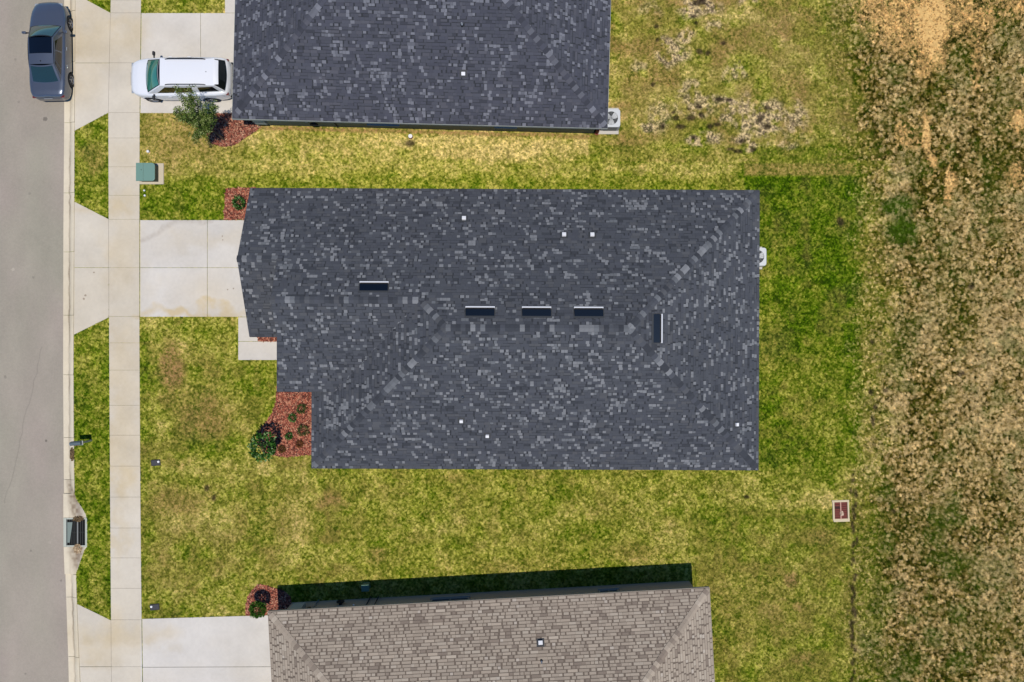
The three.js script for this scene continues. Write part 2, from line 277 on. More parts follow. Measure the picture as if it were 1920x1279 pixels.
const roadMap = mapTexture(512, 2048, -26.2, -18, -20, 18, (x, z) => {
  const u = x * U + 960, v = z * U + 639.5;
  const n = fbm(x * 1.2, z * 0.55, 61, 4), f = hash(Math.floor(x * 82), Math.floor(z * 57), 62), g = vn(x * 14, z * 14, 63);
  let l = 0.9 + 0.18 * (n - 0.5) + 0.14 * (f - 0.5) + 0.08 * (g - 0.5), warm = 0.5 + (fbm(x * 0.5, z * 0.25, 65, 3) - 0.5) * 1.6;
  for (const [pu, pv, w] of [[75, 690, 0], [50, 760, 0], [62, 726, 0]]) l *= 1 - 0.0 * w * pu * pv;
  const cr = Math.abs(u - (76 - (v - 650) * 0.235 + (vn(v / 14, 3, 66) - 0.5) * 5));      // a long hairline crack
  if (v > 650 && v < 945 && cr < 1.1) l *= 0.86;
  for (const [su, sv, r, k] of [[82, 222, 4, 0.55], [84, 827, 2, 0.5], [22, 505, 3, 1.25], [60, 520, 2.4, 0.8], [7, 707, 3, 0.75], [53, 362, 2.4, 0.8], [112, 1090, 2, 0.7], [55, 1034, 2, 0.7], [90, 1018, 3, 1.12], [26, 110, 2.4, 0.8], [32, 190, 2.4, 0.8], [45, 1265, 2, 0.7]]) { const q = Math.hypot(u - su, v - sv); if (q < r * (0.7 + 0.6 * vn(u, v, 67))) l *= k; }
  const a = base(175, 163, 150), b = base(168, 162, 144), t = clamp(warm);
  return [0, 1, 2].map((k) => lerp(a[k], b[k], t) * l);
});
{
  const left = -60, pts = []; for (const v of [-700, -200, 0, 230, 430, 700, 860, 960, 1050, 1130, 1230, 1290, 1700]) pts.push([px(interp(curbL, v)) + 0.03, pz(v)]);
  pts.unshift([left, pts[0][1]]); pts.push([left, pts[pts.length - 1][1]]);
  solo('road', prism(pts, -0.155, -0.1), std(0xffffff, 0.92, 0, { map: roadMap }), 'worn grey asphalt street beside the pale curb', 'road', null, 'structure');
}
// concrete: cement paste, grit, rust coloured runoff stains and dirt along the gutter
const STAIN = [[178, 60, 60, 60, 0.55], [235, 55, 40, 34, 0.6], [165, 150, 40, 50, 0.35], [225, 470, 34, 60, 0.4], [330, 585, 60, 8, 0.9], [410, 585, 40, 9, 0.8], [235, 905, 22, 30, 0.6], [230, 780, 30, 120, 0.45], [232, 650, 28, 60, 0.45], [225, 385, 24, 26, 0.6], [205, 1195, 80, 30, 0.7], [180, 1225, 50, 22, 0.5], [300, 1195, 40, 16, 0.5], [160, 395, 26, 8, 0.4], [225, 300, 30, 20, 0.25], [400, 440, 60, 20, 0.25], [350, 560, 90, 30, 0.18], [225, 1010, 12, 50, 0.4]];
const concreteMap = mapTexture(768, 2048, -23, -18, -9, 18, (x, z) => {
  const u = x * U + 960, v = z * U + 639.5;
  const n = fbm(x * 0.9, z * 0.9, 71, 4), f = hash(Math.floor(x * 55), Math.floor(z * 57), 72), g = vn(x * 9, z * 9, 73), st = fbm(x * 1.6 + 3, z * 1.6, 74, 4);
  let l = 0.94 + 0.2 * (n - 0.5) + 0.05 * (f - 0.5) + 0.05 * (g - 0.5), t = 0;
  for (const [a, b, c, e, s] of STAIN) t = Math.max(t, s * blob(u + (st - 0.5) * 60, v + (n - 0.5) * 60, a, b, c, e, 0.95));
  t = clamp(1.15 * t * (0.6 + 0.8 * st) + 0.5 * (fbm(x * 0.4, z * 0.4, 75, 3) - 0.42));
  const cl = interp(curbL, v), cr = interp(curbR, v);
  let dirt = 0;
  if (u < cr + 3) dirt = 0.55 * (1 - sstep(0.6, 3.2, Math.abs(u - lerp(cl, cr, 0.52) - (vn(v / 9, 1, 76) - 0.5) * 2.4))) * (0.35 + 0.9 * vn(v / 30, 2, 77)) * (0.6 + 0.6 * f);
  if (v > 900 && v < 972 && u < 165) dirt = Math.max(dirt, 0.7 * blob(u + (st - 0.5) * 10, v, 133 + (v - 920) * 0.28, 945, 7 + (v - 900) * 0.06, 46, 0.5) * (0.5 + 0.8 * g));
  if (v > 1024 && v < 1080 && u < 165) dirt = Math.max(dirt, 0.7 * blob(u + (st - 0.5) * 12, v, 143, 1040, 12, 30, 0.6) * (0.5 + 0.8 * g));
  // swept dirt arc on the middle drive and a few oil drops
  const arc = Math.abs(v - (452 - 34 * sstep(262, 330, u) + (n - 0.5) * 30)); if (u > 262 && u < 400 && v < 480) dirt = Math.max(dirt, 0.22 * (1 - sstep(1, 9, arc)) * (0.3 + g));
  for (const [su, sv, r] of [[176.5, 511, 1.6], [160.5, 554, 2], [157.5, 560.5, 2], [417, 443, 1.3], [418, 450, 1.2], [427, 543, 1.4], [438, 541, 1.4]]) if (Math.hypot(u - su, v - sv) < r) dirt = Math.max(dirt, 0.6);
  const A = u < cr + 1.5 ? base(228, 216, 190) : u > 264 ? base(221, 216, 207) : base(219, 210, 192), B = base(212, 194, 158), D = base(122, 100, 76);
  return [0, 1, 2].map((k) => lerp(lerp(A[k], B[k], t), D[k], clamp(dirt)) * l);
});
const concrete = std(0xffffff, 0.9, 0, { map: concreteMap });
const concreteGrey = std(col(206, 201, 190), 0.9);
const TOP = 0.035;
function slabs(name, label, category, list, y1 = TOP) {
  const g = thing(name, label, category, [0, 0, 0], 0, null, 'structure');
  for (const p of list) part('slab', prism(plan(p), -0.1, y1), concrete, g);
  return g;
}
{ // sidewalk panels
  const cuts = [-170, -113, -57, 0.5, 24.5, 118, 211.5, 259, 313, 366.5, 411.5, 502, 593.5, 643, 694, 760, 816, 874, 932, 990, 1046, 1103, 1162, 1250, 1310, 1370], list = [];
  for (let i = 0; i < cuts.length - 1; i++) { const a = cuts[i] + 0.2, b = cuts[i + 1] - 0.2, e = 0.45; list.push([[interp(walkL, a), a], [interp(walkR, a) - e, a], [interp(walkR, b) - e, b], [interp(walkL, b), b]]); }
  slabs('sidewalk', 'pale concrete sidewalk running past all three driveways', 'sidewalk', list);
  const wl = (v) => interp(walkL, v) - 0.4, cr = (v) => interp(curbR, v) + 0.5;
  slabs('driveway_apron', 'flared concrete driveway apron beside the grey sedan', 'driveway', [
    [[cr(-60), -60], [163, -60], [163, 0.5], [wl(24), 24.5], [wl(118), 118], [cr(118), 118]], [[cr(118.7), 118.7], [wl(118.7), 118.7], [wl(211), 211.5], [cr(245), 245]]]);
  slabs('driveway_apron', 'flared concrete apron in front of the stained empty driveway of the gabled garage', 'driveway', [
    [[cr(379), 378.5], [wl(411), 411], [wl(501), 501.6], [cr(501), 501.6]], [[cr(502), 502.3], [wl(502), 502.3], [wl(595), 595], [cr(627), 627.5]]]);
  slabs('driveway_apron', 'flared concrete apron in front of the driveway of the brown roofed house', 'driveway', [
    [[cr(1132), 1132.5], [wl(1163), 1163], [wl(1249), 1249.6], [cr(1249), 1249.6]], [[cr(1251), 1250.4], [wl(1251), 1250.4], [wl(1340), 1340], [cr(1340), 1340]]]);
  slabs('driveway', 'concrete driveway under the white sport utility vehicle', 'driveway', [
    [[265.5, 25], [376, 25], [376, 119], [264.6, 119]], [[376.7, 25], [470, 25], [470, 119], [376.7, 119]], [[264.5, 119.7], [376, 119.7], [376, 212.6], [263.4, 212]], [[376.7, 119.7], [470, 119.7], [470, 213], [376.7, 212.6]]]);
  slabs('driveway', 'empty stained concrete driveway in front of the gabled garage', 'driveway', [
    [[262.9, 413], [388.6, 413], [388.6, 501.7], [262.9, 501.7]], [[389.4, 413], [495, 413], [495, 501.7], [389.4, 501.7]], [[262.9, 502.4], [388.6, 502.4], [388.6, 594], [262.9, 594]], [[389.4, 502.4], [495, 502.4], [495, 594], [389.4, 594]]]);
  slabs('driveway', 'empty concrete driveway beside the brown roofed house', 'driveway', [
    [[266.9, 1160.5], [550, 1152.3], [553, 1249.4], [267.9, 1250.6]], [[268, 1251.4], [553, 1250.2], [556, 1340], [269, 1340]]]);
  slabs('entry_walk', 'narrow bent concrete entry walk beside the gabled garage', 'path', [
    [[447, 594.8], [483.5, 594.8], [483.5, 639.8], [447, 639.8]], [[447, 640.6], [600, 640.6], [600, 675], [447, 675]]]);
  slabs('entry_walk', 'short concrete strip beside the driveway of the white vehicle', 'path', [[[422, -60], [470, -60], [470, 24.3], [422, 24.3]]]);
}
{ // rolled kerb in poured lengths
  const g = thing('curb', 'pale rolled concrete curb and gutter along the street', 'curb', [0, 0, 0], 0, null, 'structure');
  const cuts = [-170, -80, 20, 115, 229, 361, 472, 591, 703, 821, 900, 926], low = [1077, 1121, 1233, 1340];
  const T = [0, 0.2, 0.42, 0.52, 0.62, 0.78, 0.92, 1], H = [-0.094, -0.104, -0.112, -0.1, -0.05, 0.012, 0.03, 0.028];
  const run = (a, b) => {
    const n = 6, pos = [], uv = [], idx = [], w = T.length + 1;
    for (let j = 0; j <= n; j++) { const v = lerp(a + 0.3, b - 0.3, j / n); for (let i = 0; i < w; i++) { const k = Math.min(i, T.length - 1), x = px(lerp(interp(curbL, v), interp(curbR, v), T[k])), z = pz(v); pos.push(x, i === T.length ? -0.15 : H[k], z); uv.push(x, -z); } }
    for (let j = 0; j < n; j++) for (let i = 0; i < w - 1; i++) { const p = j * w + i, q = p + w; idx.push(p, q, p + 1, p + 1, q, q + 1); }
    const q = new THREE.BufferGeometry(); q.setAttribute('position', new THREE.Float32BufferAttribute(pos, 3)); q.setAttribute('uv', new THREE.Float32BufferAttribute(uv, 2)); q.setIndex(idx); q.computeVertexNormals();
    part('curb_length', q, concrete, g);
  };
  for (const c of [cuts, low]) for (let i = 0; i < c.length - 1; i++) run(c[i], c[i + 1]);
  for (const [poly, lo] of [[flareN, 926.3], [flareS, 1076.7]]) part('inlet_apron', prism(plan(poly), -0.15, -0.02), concrete, g);
}
console.log('ground done');

/* ---------- houses ---------- */
const V3 = (x, y, z) => new THREE.Vector3(x, y, z);
const DARK = {
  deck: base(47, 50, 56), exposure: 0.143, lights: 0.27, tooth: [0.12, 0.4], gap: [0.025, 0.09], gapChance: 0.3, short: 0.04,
  tones: [[base(81, 84, 90), 0.46], [base(78, 81, 88), 0.24], [base(87, 89, 93), 0.12], [base(66, 69, 75), 0.07], [base(130, 132, 135), 0.065], [base(110, 113, 117), 0.045]], lightTone: 4, capTones: [0, 2, 3, 3, 3, 5, 4, 1], shift: 0.11,
};
const SLATE = { ...DARK, shift: 0.02, tones: [[base(81, 83, 92), 0.48], [base(78, 80, 90), 0.26], [base(88, 89, 97), 0.1], [base(68, 70, 78), 0.05], [base(122, 124, 132), 0.075], [base(106, 108, 116), 0.045]] };
const BROWNR = {
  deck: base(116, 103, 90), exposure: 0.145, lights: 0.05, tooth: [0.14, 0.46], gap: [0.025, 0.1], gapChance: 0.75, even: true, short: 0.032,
  tones: [[base(178, 164, 146), 0.42], [base(170, 156, 139), 0.28], [base(186, 173, 155), 0.12], [base(144, 130, 116), 0.1], [base(194, 182, 166), 0.03], [base(152, 138, 123), 0.03]], lightTone: 4, capTones: [0, 1, 2, 3, 5], shift: 0.05,
};
const wedge = (() => { // unit shingle: width 1 along x, length 1 along -z (up the slope), thickness 1 at its lower edge
  const p = [[-0.5, 0, 0], [0.5, 0, 0], [0.5, 1, 0], [-0.5, 1, 0], [-0.5, 0.12, -1], [0.5, 0.12, -1], [-0.5, 0, -1], [0.5, 0, -1]];
  const f = [[0, 1, 2], [0, 2, 3], [3, 2, 5], [3, 5, 4], [0, 3, 4], [0, 4, 6], [1, 5, 2], [1, 7, 5]], pos = [];
  for (const t of f) for (const i of t) pos.push(...p[i]);
  const g = new THREE.BufferGeometry(); g.setAttribute('position', new THREE.Float32BufferAttribute(pos, 3)); g.computeVertexNormals(); return g;
})();
function capGeo(drop, w = 0.15, len = 0.27, t = 0.018) { // a folded cap: along x, its lower end (+x) lifted
  const pos = [], q = (a, b, c, d) => pos.push(...a, ...b, ...c, ...a, ...c, ...d);
  const lo = t, hi = 0.004, P = (x, s, up) => [x, up - Math.abs(s) * drop * w, s * w];
  const a = P(-len / 2, -1, hi), b = P(-len / 2, 0, hi), c = P(-len / 2, 1, hi), d = P(len / 2, -1, lo), e = P(len / 2, 0, lo), f = P(len / 2, 1, lo);
  const g0 = P(len / 2, -1, lo - t), g1 = P(len / 2, 0, lo - t), g2 = P(len / 2, 1, lo - t), h0 = P(-len / 2, -1, hi - t), h2 = P(-len / 2, 1, hi - t);
  q(a, b, e, d); q(b, c, f, e); q(d, e, g1, g0); q(e, f, g2, g1); q(c, h2, g2, f); q(h0, a, d, g0);
  const g = new THREE.BufferGeometry(); g.setAttribute('position', new THREE.Float32BufferAttribute(pos, 3)); g.computeVertexNormals(); return g;
}
class Roof {
  constructor(style, seed, keep) { this.s = style; this.r = rng(seed); this.seed = seed; this.keep = keep; this.deck = []; this.tabs = []; this.caps = []; }
  plane(pts, e0, e1, low = 0) {                       // pts: corners, e0 -> e1: along the eave so that cross(up-slope) faces up
    const u = e1.clone().sub(e0).normalize();
    const n = new THREE.Vector3(); for (let i = 0; i < pts.length; i++) { const a = pts[i], b = pts[(i + 1) % pts.length]; n.x += (a.y - b.y) * (a.z + b.z); n.y += (a.z - b.z) * (a.x + b.x); n.z += (a.x - b.x) * (a.y + b.y); } n.normalize(); if (n.y < 0) n.negate();
    let v = n.clone().cross(u); if (v.y < 0) { u.negate(); v.negate(); }
    const P = pts.map((p) => { const d = p.clone().sub(e0); return [d.dot(u), d.dot(v)]; });
    const V2 = P.map(([a, b]) => new THREE.Vector2(a, b)); let order = pts; const rev = THREE.ShapeUtils.area(V2) < 0; if (rev) { V2.reverse(); order = pts.slice().reverse(); }
    for (const t of THREE.ShapeUtils.triangulateShape(V2, [])) for (const i of t) this.deck.push(order[i].x, order[i].y, order[i].z);
    const span = (y) => { let L = 1e9, R = -1e9; for (let i = 0; i < P.length; i++) { const [ax, ay] = P[i], [bx, by] = P[(i + 1) % P.length]; if (ay === by) continue; if ((ay <= y && by >= y) || (by <= y && ay >= y)) { const x = ax + (bx - ax) * (y - ay) / (by - ay); L = Math.min(L, x); R = Math.max(R, x); } } return [L, R]; };
    const vmax = Math.max(...P.map((p) => p[1])), s = this.s, E = s.exposure, rows = Math.ceil(vmax / E), id = this.tabs.length;
    for (let j = 0; j < rows; j++) {
      const v0 = j * E + 1e-4, v1 = Math.min((j + 1) * E, vmax - 1e-4); if (v1 <= v0) continue;
      const [l0, r0] = span(v0), [l1, r1] = span(v1); if (r0 <= l0) continue;
      let x = Math.min(l0, l1) - this.r() * 0.3; const end = Math.max(r0, r1);
      while (x < end) {
        const w = lerp(s.tooth[0], s.tooth[1], Math.pow(this.r(), 1.5)), gap = this.r() < s.gapChance ? lerp(s.gap[0], s.gap[1], this.r()) : 0.006;
        const cor = vn((x + j * s.shift + id) / 0.2, j * 0.34, this.seed + 5), pick = this.r() * 0.89;
        let k = 0, acc = 0; for (; k < 3; k++) { acc += s.tones[k][1]; if (pick < acc) break; }
        if (this.r() < s.lights * (0.35 + 2.2 * sstep(0.5, 0.85, cor))) k = this.r() < 0.6 ? 4 : 5;
        let W = w; if (k >= 4) W = Math.min(W, lerp(0.12, 0.19, this.r()));
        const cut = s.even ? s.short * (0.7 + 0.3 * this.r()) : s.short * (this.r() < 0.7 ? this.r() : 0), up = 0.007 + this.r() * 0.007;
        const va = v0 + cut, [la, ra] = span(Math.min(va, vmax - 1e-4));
        const a = clamp(x, la, ra), b = clamp(x + W, la, ra), c = clamp(x, l1, r1), d = clamp(x + W, l1, r1);
        if (b - a > 0.01 || d - c > 0.01) {
          const O = e0.clone().addScaledVector(v, va), mid = O.clone().addScaledVector(u, (a + b) / 2);
          if (!this.keep || this.keep(mid.x, mid.z)) this.tabs.push({ O: e0, u, v, n, a, b, c, d, va, v1, up, k, whole: Math.abs(a - x) + Math.abs(b - x - W) + Math.abs(c - x) + Math.abs(d - x - W) < 1e-6, j: 0.94 + 0.12 * this.r(), mid });
        }
        x += W + gap;
      }
    }
  }
  cap(A, B, drop) {                                   // A low end, B high end
    const d = B.clone().sub(A).normalize(); A = A.clone().addScaledVector(d, drop < 0.4 ? 0.2 : 0); const L = B.distanceTo(A), n = Math.max(1, Math.round(L / 0.21));
    const side = new THREE.Vector3().crossVectors(V3(0, 1, 0), d).normalize(), up = new THREE.Vector3().crossVectors(d, side);
    for (let i = 0; i < n; i++) this.caps.push({ p: A.clone().addScaledVector(d, (i + 0.5) * L / n).addScaledVector(up, 0.02), d, side, up, drop, len: L / n * 1.22 });
  }
  finish(parent, shiftMax = 300) {
    const g = new THREE.BufferGeometry(); g.setAttribute('position', new THREE.Float32BufferAttribute(this.deck, 3)); g.computeVertexNormals();
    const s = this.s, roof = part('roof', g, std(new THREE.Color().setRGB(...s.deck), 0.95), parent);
    const mats = s.tones.map(([c]) => [0.93, 1.07].map((k) => new THREE.MeshPhysicalMaterial({ color: new THREE.Color().setRGB(c[0] * k, c[1] * k, c[2] * k), roughness: 0.95, specularIntensity: 0.4 })));
    const big = this.tabs.filter((t) => t.whole && t.v1 - t.va > s.exposure * 0.7).sort((p, q) => (q.b - q.a) * (q.v1 - q.va) - (p.b - p.a) * (p.v1 - p.va)).slice(0, shiftMax), own = new Set(big);
    const M = new THREE.Matrix4();
    for (const t of big) {
      const m = new THREE.Mesh(wedge, mats[t.k][t.j > 1 ? 1 : 0]); m.name = 'shingle'; m.castShadow = m.receiveShadow = true;
      M.makeBasis(t.u, t.n, t.v.clone().negate());
      m.quaternion.setFromRotationMatrix(M); m.scale.set(t.b - t.a, t.up, t.v1 - t.va + 0.004);
      m.position.copy(t.O).addScaledVector(t.u, (t.a + t.b) / 2).addScaledVector(t.v, t.va).addScaledVector(t.n, 0.003); roof.add(m);
    }
    const pos = [], nor = [], color = [];
    const P = V3(0, 0, 0), pt = (t, x, y, h) => P.copy(t.O).addScaledVector(t.u, x).addScaledVector(t.v, y).addScaledVector(t.n, h).toArray();
    for (const t of this.tabs) {
      if (own.has(t)) continue;
      const h = t.up + 0.003, A = pt(t, t.a, t.va, h), B = pt(t, t.b, t.va, h), C = pt(t, t.d, t.v1, 0.004), D = pt(t, t.c, t.v1, 0.004), E = pt(t, t.a, t.va, 0), F = pt(t, t.b, t.va, 0), c = s.tones[t.k][0].map((q) => q * t.j);
      const N = t.n.toArray(), W = t.v.clone().negate().toArray();
      for (const [q, nn] of [[A, N], [B, N], [C, N], [A, N], [C, N], [D, N], [E, W], [F, W], [B, W], [E, W], [B, W], [A, W]]) { pos.push(...q); nor.push(...nn); color.push(...c); }
    }
    const sg = new THREE.BufferGeometry(); sg.setAttribute('position', new THREE.Float32BufferAttribute(pos, 3)); sg.setAttribute('normal', new THREE.Float32BufferAttribute(nor, 3)); sg.setAttribute('color', new THREE.Float32BufferAttribute(color, 3));
    part('shingles', sg, new THREE.MeshPhysicalMaterial({ color: 0xffffff, roughness: 0.95, specularIntensity: 0.4, vertexColors: true }), roof).userData = { kind: 'stuff', label: 'remaining courses of small asphalt shingles' };
    const geos = new Map(), B = new THREE.Matrix4();
    for (const c of this.caps) {
      const key = c.drop.toFixed(2) + '/' + c.len.toFixed(2); if (!geos.has(key)) geos.set(key, capGeo(c.drop, 0.15, c.len));
      const m = new THREE.Mesh(geos.get(key), mats[s.capTones[Math.floor(this.r() * s.capTones.length)]][this.r() < 0.5 ? 0 : 1]); m.name = 'ridge_cap'; m.castShadow = m.receiveShadow = true;
      B.makeBasis(c.d.clone().negate(), c.up, c.side); m.quaternion.setFromRotationMatrix(B); m.position.copy(c.p); roof.add(m);
    }
    return roof;
  }
}
function edging(roof, mat, segs, h = 0.16, t = 0.03, name = 'fascia') { // boards under the eaves
  for (const [A, B] of segs) {
    const d = B.clone().sub(A), L = d.length(); d.normalize(); const side = new THREE.Vector3().crossVectors(V3(0, 1, 0), d).normalize(), up = new THREE.Vector3().crossVectors(d, side);
    const m = part(name, new THREE.BoxGeometry(L, h, t), mat, roof); m.quaternion.setFromRotationMatrix(new THREE.Matrix4().makeBasis(d, up, side.clone().negate())); m.position.copy(A).add(B).multiplyScalar(0.5).addScaledVector(up, -h / 2 - 0.004);
  }
}
const M = {
  wallMid: std(col(150, 150, 145), 0.95), wallTop: std(col(150, 152, 122), 0.95), wallLow: std(col(206, 180, 152), 0.95), trim: std(col(226, 226, 218), 0.7), darkTrim: std(col(58, 60, 62), 0.7), tanTrim: std(col(186, 174, 158), 0.75), paleTrim: std(col(176, 182, 176), 0.7),
  glass: new THREE.MeshPhysicalMaterial({ color: 0x0c1114, roughness: 0.08, clearcoat: 1 }), door: std(col(90, 70, 52), 0.6), white: std(col(244, 244, 244), 0.55), black: std(col(16, 16, 17), 0.8), galv: std(col(190, 194, 196), 0.45, 0.5), hood: new THREE.MeshPhysicalMaterial({ color: col(30, 42, 54), roughness: 0.2, metalness: 0.85, clearcoat: 0.5, clearcoatRoughness: 0.15 }), lip: std(col(240, 242, 246), 0.4), soffit: std(col(190, 188, 180), 0.9),
};
function walls(house, poly, h, mat, name = 'wall') { return part(name, prism(poly, 0.002, h), mat, house); }
function soffit(roof, poly, y) { part('soffit', prism(poly, y - 0.02, y), M.soffit, roof); }
function windowAt(house, x, y, z, w, h, turn, frameMat = M.trim) { // a framed window on a wall, facing +z of its own before the turn
  const g = new THREE.Group(); g.name = 'window'; g.position.set(x, y, z); g.rotation.y = turn; house.add(g);
  const f = 0.05; part('frame', merge([box(w + 2 * f, f, 0.06, 0, h / 2 + f / 2, 0.03), box(w + 2 * f, f, 0.06, 0, -h / 2 - f / 2, 0.03), box(f, h, 0.06, -w / 2 - f / 2, 0, 0.03), box(f, h, 0.06, w / 2 + f / 2, 0, 0.03), box(0.03, h, 0.05, 0, 0, 0.026)]), frameMat, g);
  for (const s of [-1, 1]) part('pane', box(w / 2 - 0.03, h, 0.014, s * (w / 4 + 0.005), 0, 0.02), M.glass, g);
  part('sill', box(w + 0.2, 0.04, 0.12, 0, -h / 2 - f - 0.02, 0.06), frameMat, g);
  return g;
}
function offRidgeVent(house, p, slopeDirTurn, pitch) { // a low metal box vent; its lower, open side faces local +z before the turn
  const g = new THREE.Group(); g.name = 'roof_vent'; g.position.copy(p); house.add(g);
  g.quaternion.setFromEuler(new THREE.Euler(pitch, slopeDirTurn, 0, 'YXZ'));
  const L = 1.24, D = 0.36, H = 0.12, pos = [], q = (a, b, c, d) => pos.push(...a, ...b, ...c, ...a, ...c, ...d), x = L / 2, f = D / 2;
  const A = [-x, 0.02, -f], B = [x, 0.02, -f], C = [x, H, f * 0.45], E = [-x, H, f * 0.45];
  q(A, E, C, B); q([-x, 0, -f], A, B, [x, 0, -f]); q([-x, 0, -f], [-x, 0, f * 0.45], E, A); q([x, 0, -f], B, C, [x, 0, f * 0.45]);
  const hg = new THREE.BufferGeometry(); hg.setAttribute('position', new THREE.Float32BufferAttribute(pos, 3)); hg.computeVertexNormals();
  part('hood', hg, M.hood, g);
  part('opening', box(L - 0.02, 0.05, f * 0.62, 0, 0.045, f * 0.74), M.black, g);
  part('front_lip', box(L + 0.03, 0.075, 0.055, 0, 0.045, f + 0.045), M.lip, g);
  part('flange', box(L + 0.08, 0.006, D + 0.22, 0, 0.014, 0.02), M.darkTrim, g);
}
function capVent(house, p, pitch, turn, size = 0.19) { // small square exhaust hood
  const g = new THREE.Group(); g.name = 'exhaust_vent'; g.position.copy(p); g.quaternion.setFromEuler(new THREE.Euler(pitch, turn, 0, 'YXZ')); house.add(g);
  part('flange', box(size + 0.16, 0.006, size + 0.16, 0, 0.014, 0), M.darkTrim, g);
  part('hood', rbox(size, 0.12, size * 0.9, 0.02, 0, 0.075, -0.01), M.white, g);
  part('throat', box(size * 0.8, 0.06, 0.02, 0, 0.05, size * 0.45), M.black, g);
}
function pipeVent(house, p, r = 0.04) {
  const g = new THREE.Group(); g.name = 'pipe_vent'; g.position.copy(p); house.add(g);
  part('pipe', new THREE.LatheGeometry([[r * 0.7, -0.1], [r, -0.1], [r, 0.22], [r * 0.7, 0.22], [r * 0.7, -0.1]].map((a) => new THREE.Vector2(...a)), 14), M.white, g);
  part('boot', cyl(r * 1.3, r * 2.4, 0.1, 14, 0, 0.0, 0), M.black, g);
}
const EAVE = 2.56, PITCH = Math.atan(0.5);

{ // the dark roofed house with the gabled garage
  const h = thing('house', 'dark grey shingled house with a gabled garage and box vents near its ridge', 'house', [1.1, 0, -0.55], -0.0042, 'houses along the street');
  const R = new Roof(DARK, 101), y = (z) => EAVE + 0.5 * (z + 6.55), X = 10.46, Z = 6.55, ridge = EAVE + Z / 2;
  const wr = y(-1.2), wy = (z) => wr - 0.5 * (z + 1.2), gr = y(-3.07), gy = (z) => gr - 0.5 * (z + 3.07);
  R.plane([V3(-13.38, EAVE, -Z), V3(X, EAVE, -Z), V3(X - Z, ridge, 0), V3(-X + Z, ridge, 0), V3(-5.11, wr, -1.2), V3(-11.6, wr, -1.2), V3(-11.6, gr, -3.07), V3(-13.38, gr, -3.07)], V3(-13.38, EAVE, -Z), V3(X, EAVE, -Z));
  R.plane([V3(X, EAVE, -Z), V3(X, EAVE, Z), V3(X - Z, ridge, 0)], V3(X, EAVE, -Z), V3(X, EAVE, Z));
  R.plane([V3(X, EAVE, Z), V3(-X, EAVE, Z), V3(-X + Z, ridge, 0), V3(X - Z, ridge, 0)], V3(X, EAVE, Z), V3(-X, EAVE, Z));
  R.plane([V3(-X, EAVE, Z), V3(-X, EAVE, 2.6), V3(-9.24, EAVE + 0.61, 2.6), V3(-9.24, wy(2.93), 2.93), V3(-5.11, wr, -1.2), V3(-X + Z, ridge, 0)], V3(-X, EAVE, Z), V3(-X, EAVE, 2.6));
  R.plane([V3(-11.91, wy(2.93), 2.93), V3(-9.24, wy(2.93), 2.93), V3(-5.11, wr, -1.2), V3(-11.6, wr, -1.2), V3(-11.55, wy(0.41), 0.41)], V3(-9.24, wy(2.93), 2.93), V3(-11.91, wy(2.93), 2.93));
  R.plane([V3(-13.38, gy(0.41), 0.41), V3(-11.3, gy(0.41), 0.41), V3(-11.3, gr, -3.07), V3(-13.38, gr, -3.07)], V3(-11.3, gy(0.41), 0.41), V3(-13.38, gy(0.41), 0.41));
  R.cap(V3(-X + Z, ridge, 0), V3(X - Z, ridge, 0), 0.5);
  for (const [sx, sz] of [[1, -1], [1, 1], [-1, 1]]) R.cap(V3(sx * X, EAVE, sz * Z), V3(sx * (X - Z), ridge, 0), 0.354);
  R.cap(V3(-5.11, wr, -1.2), V3(-X + Z, ridge, 0), 0.354);
  R.cap(V3(-11.6, wr, -1.2), V3(-5.2, wr, -1.2), 0.5); R.cap(V3(-13.38, gr, -3.07), V3(-11.6, gr, -3.07), 0.5);
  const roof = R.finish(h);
  edging(roof, M.darkTrim, [[V3(-13.38, EAVE, -Z), V3(X, EAVE, -Z)], [V3(X, EAVE, -Z), V3(X, EAVE, Z)], [V3(X, EAVE, Z), V3(-X, EAVE, Z)], [V3(-X, EAVE, Z), V3(-X, EAVE, 2.95)], [V3(-9.3, wy(2.93), 2.93), V3(-11.91, wy(2.93), 2.93)], [V3(-11.91, wy(2.93), 2.93), V3(-11.55, wy(0.41), 0.41)], [V3(-11.55, wy(0.41), 0.41), V3(-11.6, wr, -1.2)], [V3(-11.6, wr, -1.2), V3(-11.6, gr, -3.07)], [V3(-11.3, gy(0.41), 0.41), V3(-13.38, gy(0.41), 0.41)], [V3(-13.38, gy(0.41), 0.41), V3(-13.38, gr, -3.07)], [V3(-13.38, gr, -3.07), V3(-13.38, EAVE, -Z)]]);
  const fp = [[-12.98, -6.15], [10.06, -6.15], [10.06, 6.15], [-10.06, 6.15], [-10.06, 2.5], [-11.2, 2.5], [-11.2, 0.0], [-12.98, 0.0]];
  walls(h, fp, EAVE - 0.2, M.wallMid);
  soffit(roof, [[-13.34, -6.51], [10.42, -6.51], [10.42, 6.51], [-10.42, 6.51], [-10.42, 2.6], [-11.3, 2.6], [-11.3, 0.38], [-13.34, 0.38]], EAVE - 0.16);
  { // gable ends
    const tri = (x, list) => { const pos = []; for (let i = 1; i < list.length - 1; i++) pos.push(x, list[0][1], list[0][0], x, list[i][1], list[i][0], x, list[i + 1][1], list[i + 1][0]); const g = new THREE.BufferGeometry(); g.setAttribute('position', new THREE.Float32BufferAttribute(pos, 3)); g.computeVertexNormals(); part('gable_wall', g, M.wallMid, h); };
    tri(-12.95, [[-6.3, EAVE - 0.2], [0.16, EAVE - 0.2], [-3.07, gr - 0.04]]);
    tri(-11.25, [[-5, EAVE - 0.2], [2.7, EAVE - 0.2], [2.7, wy(2.7) - 0.04], [-1.2, wr - 0.04], [-5, y(-5) - 0.04]]);
  }
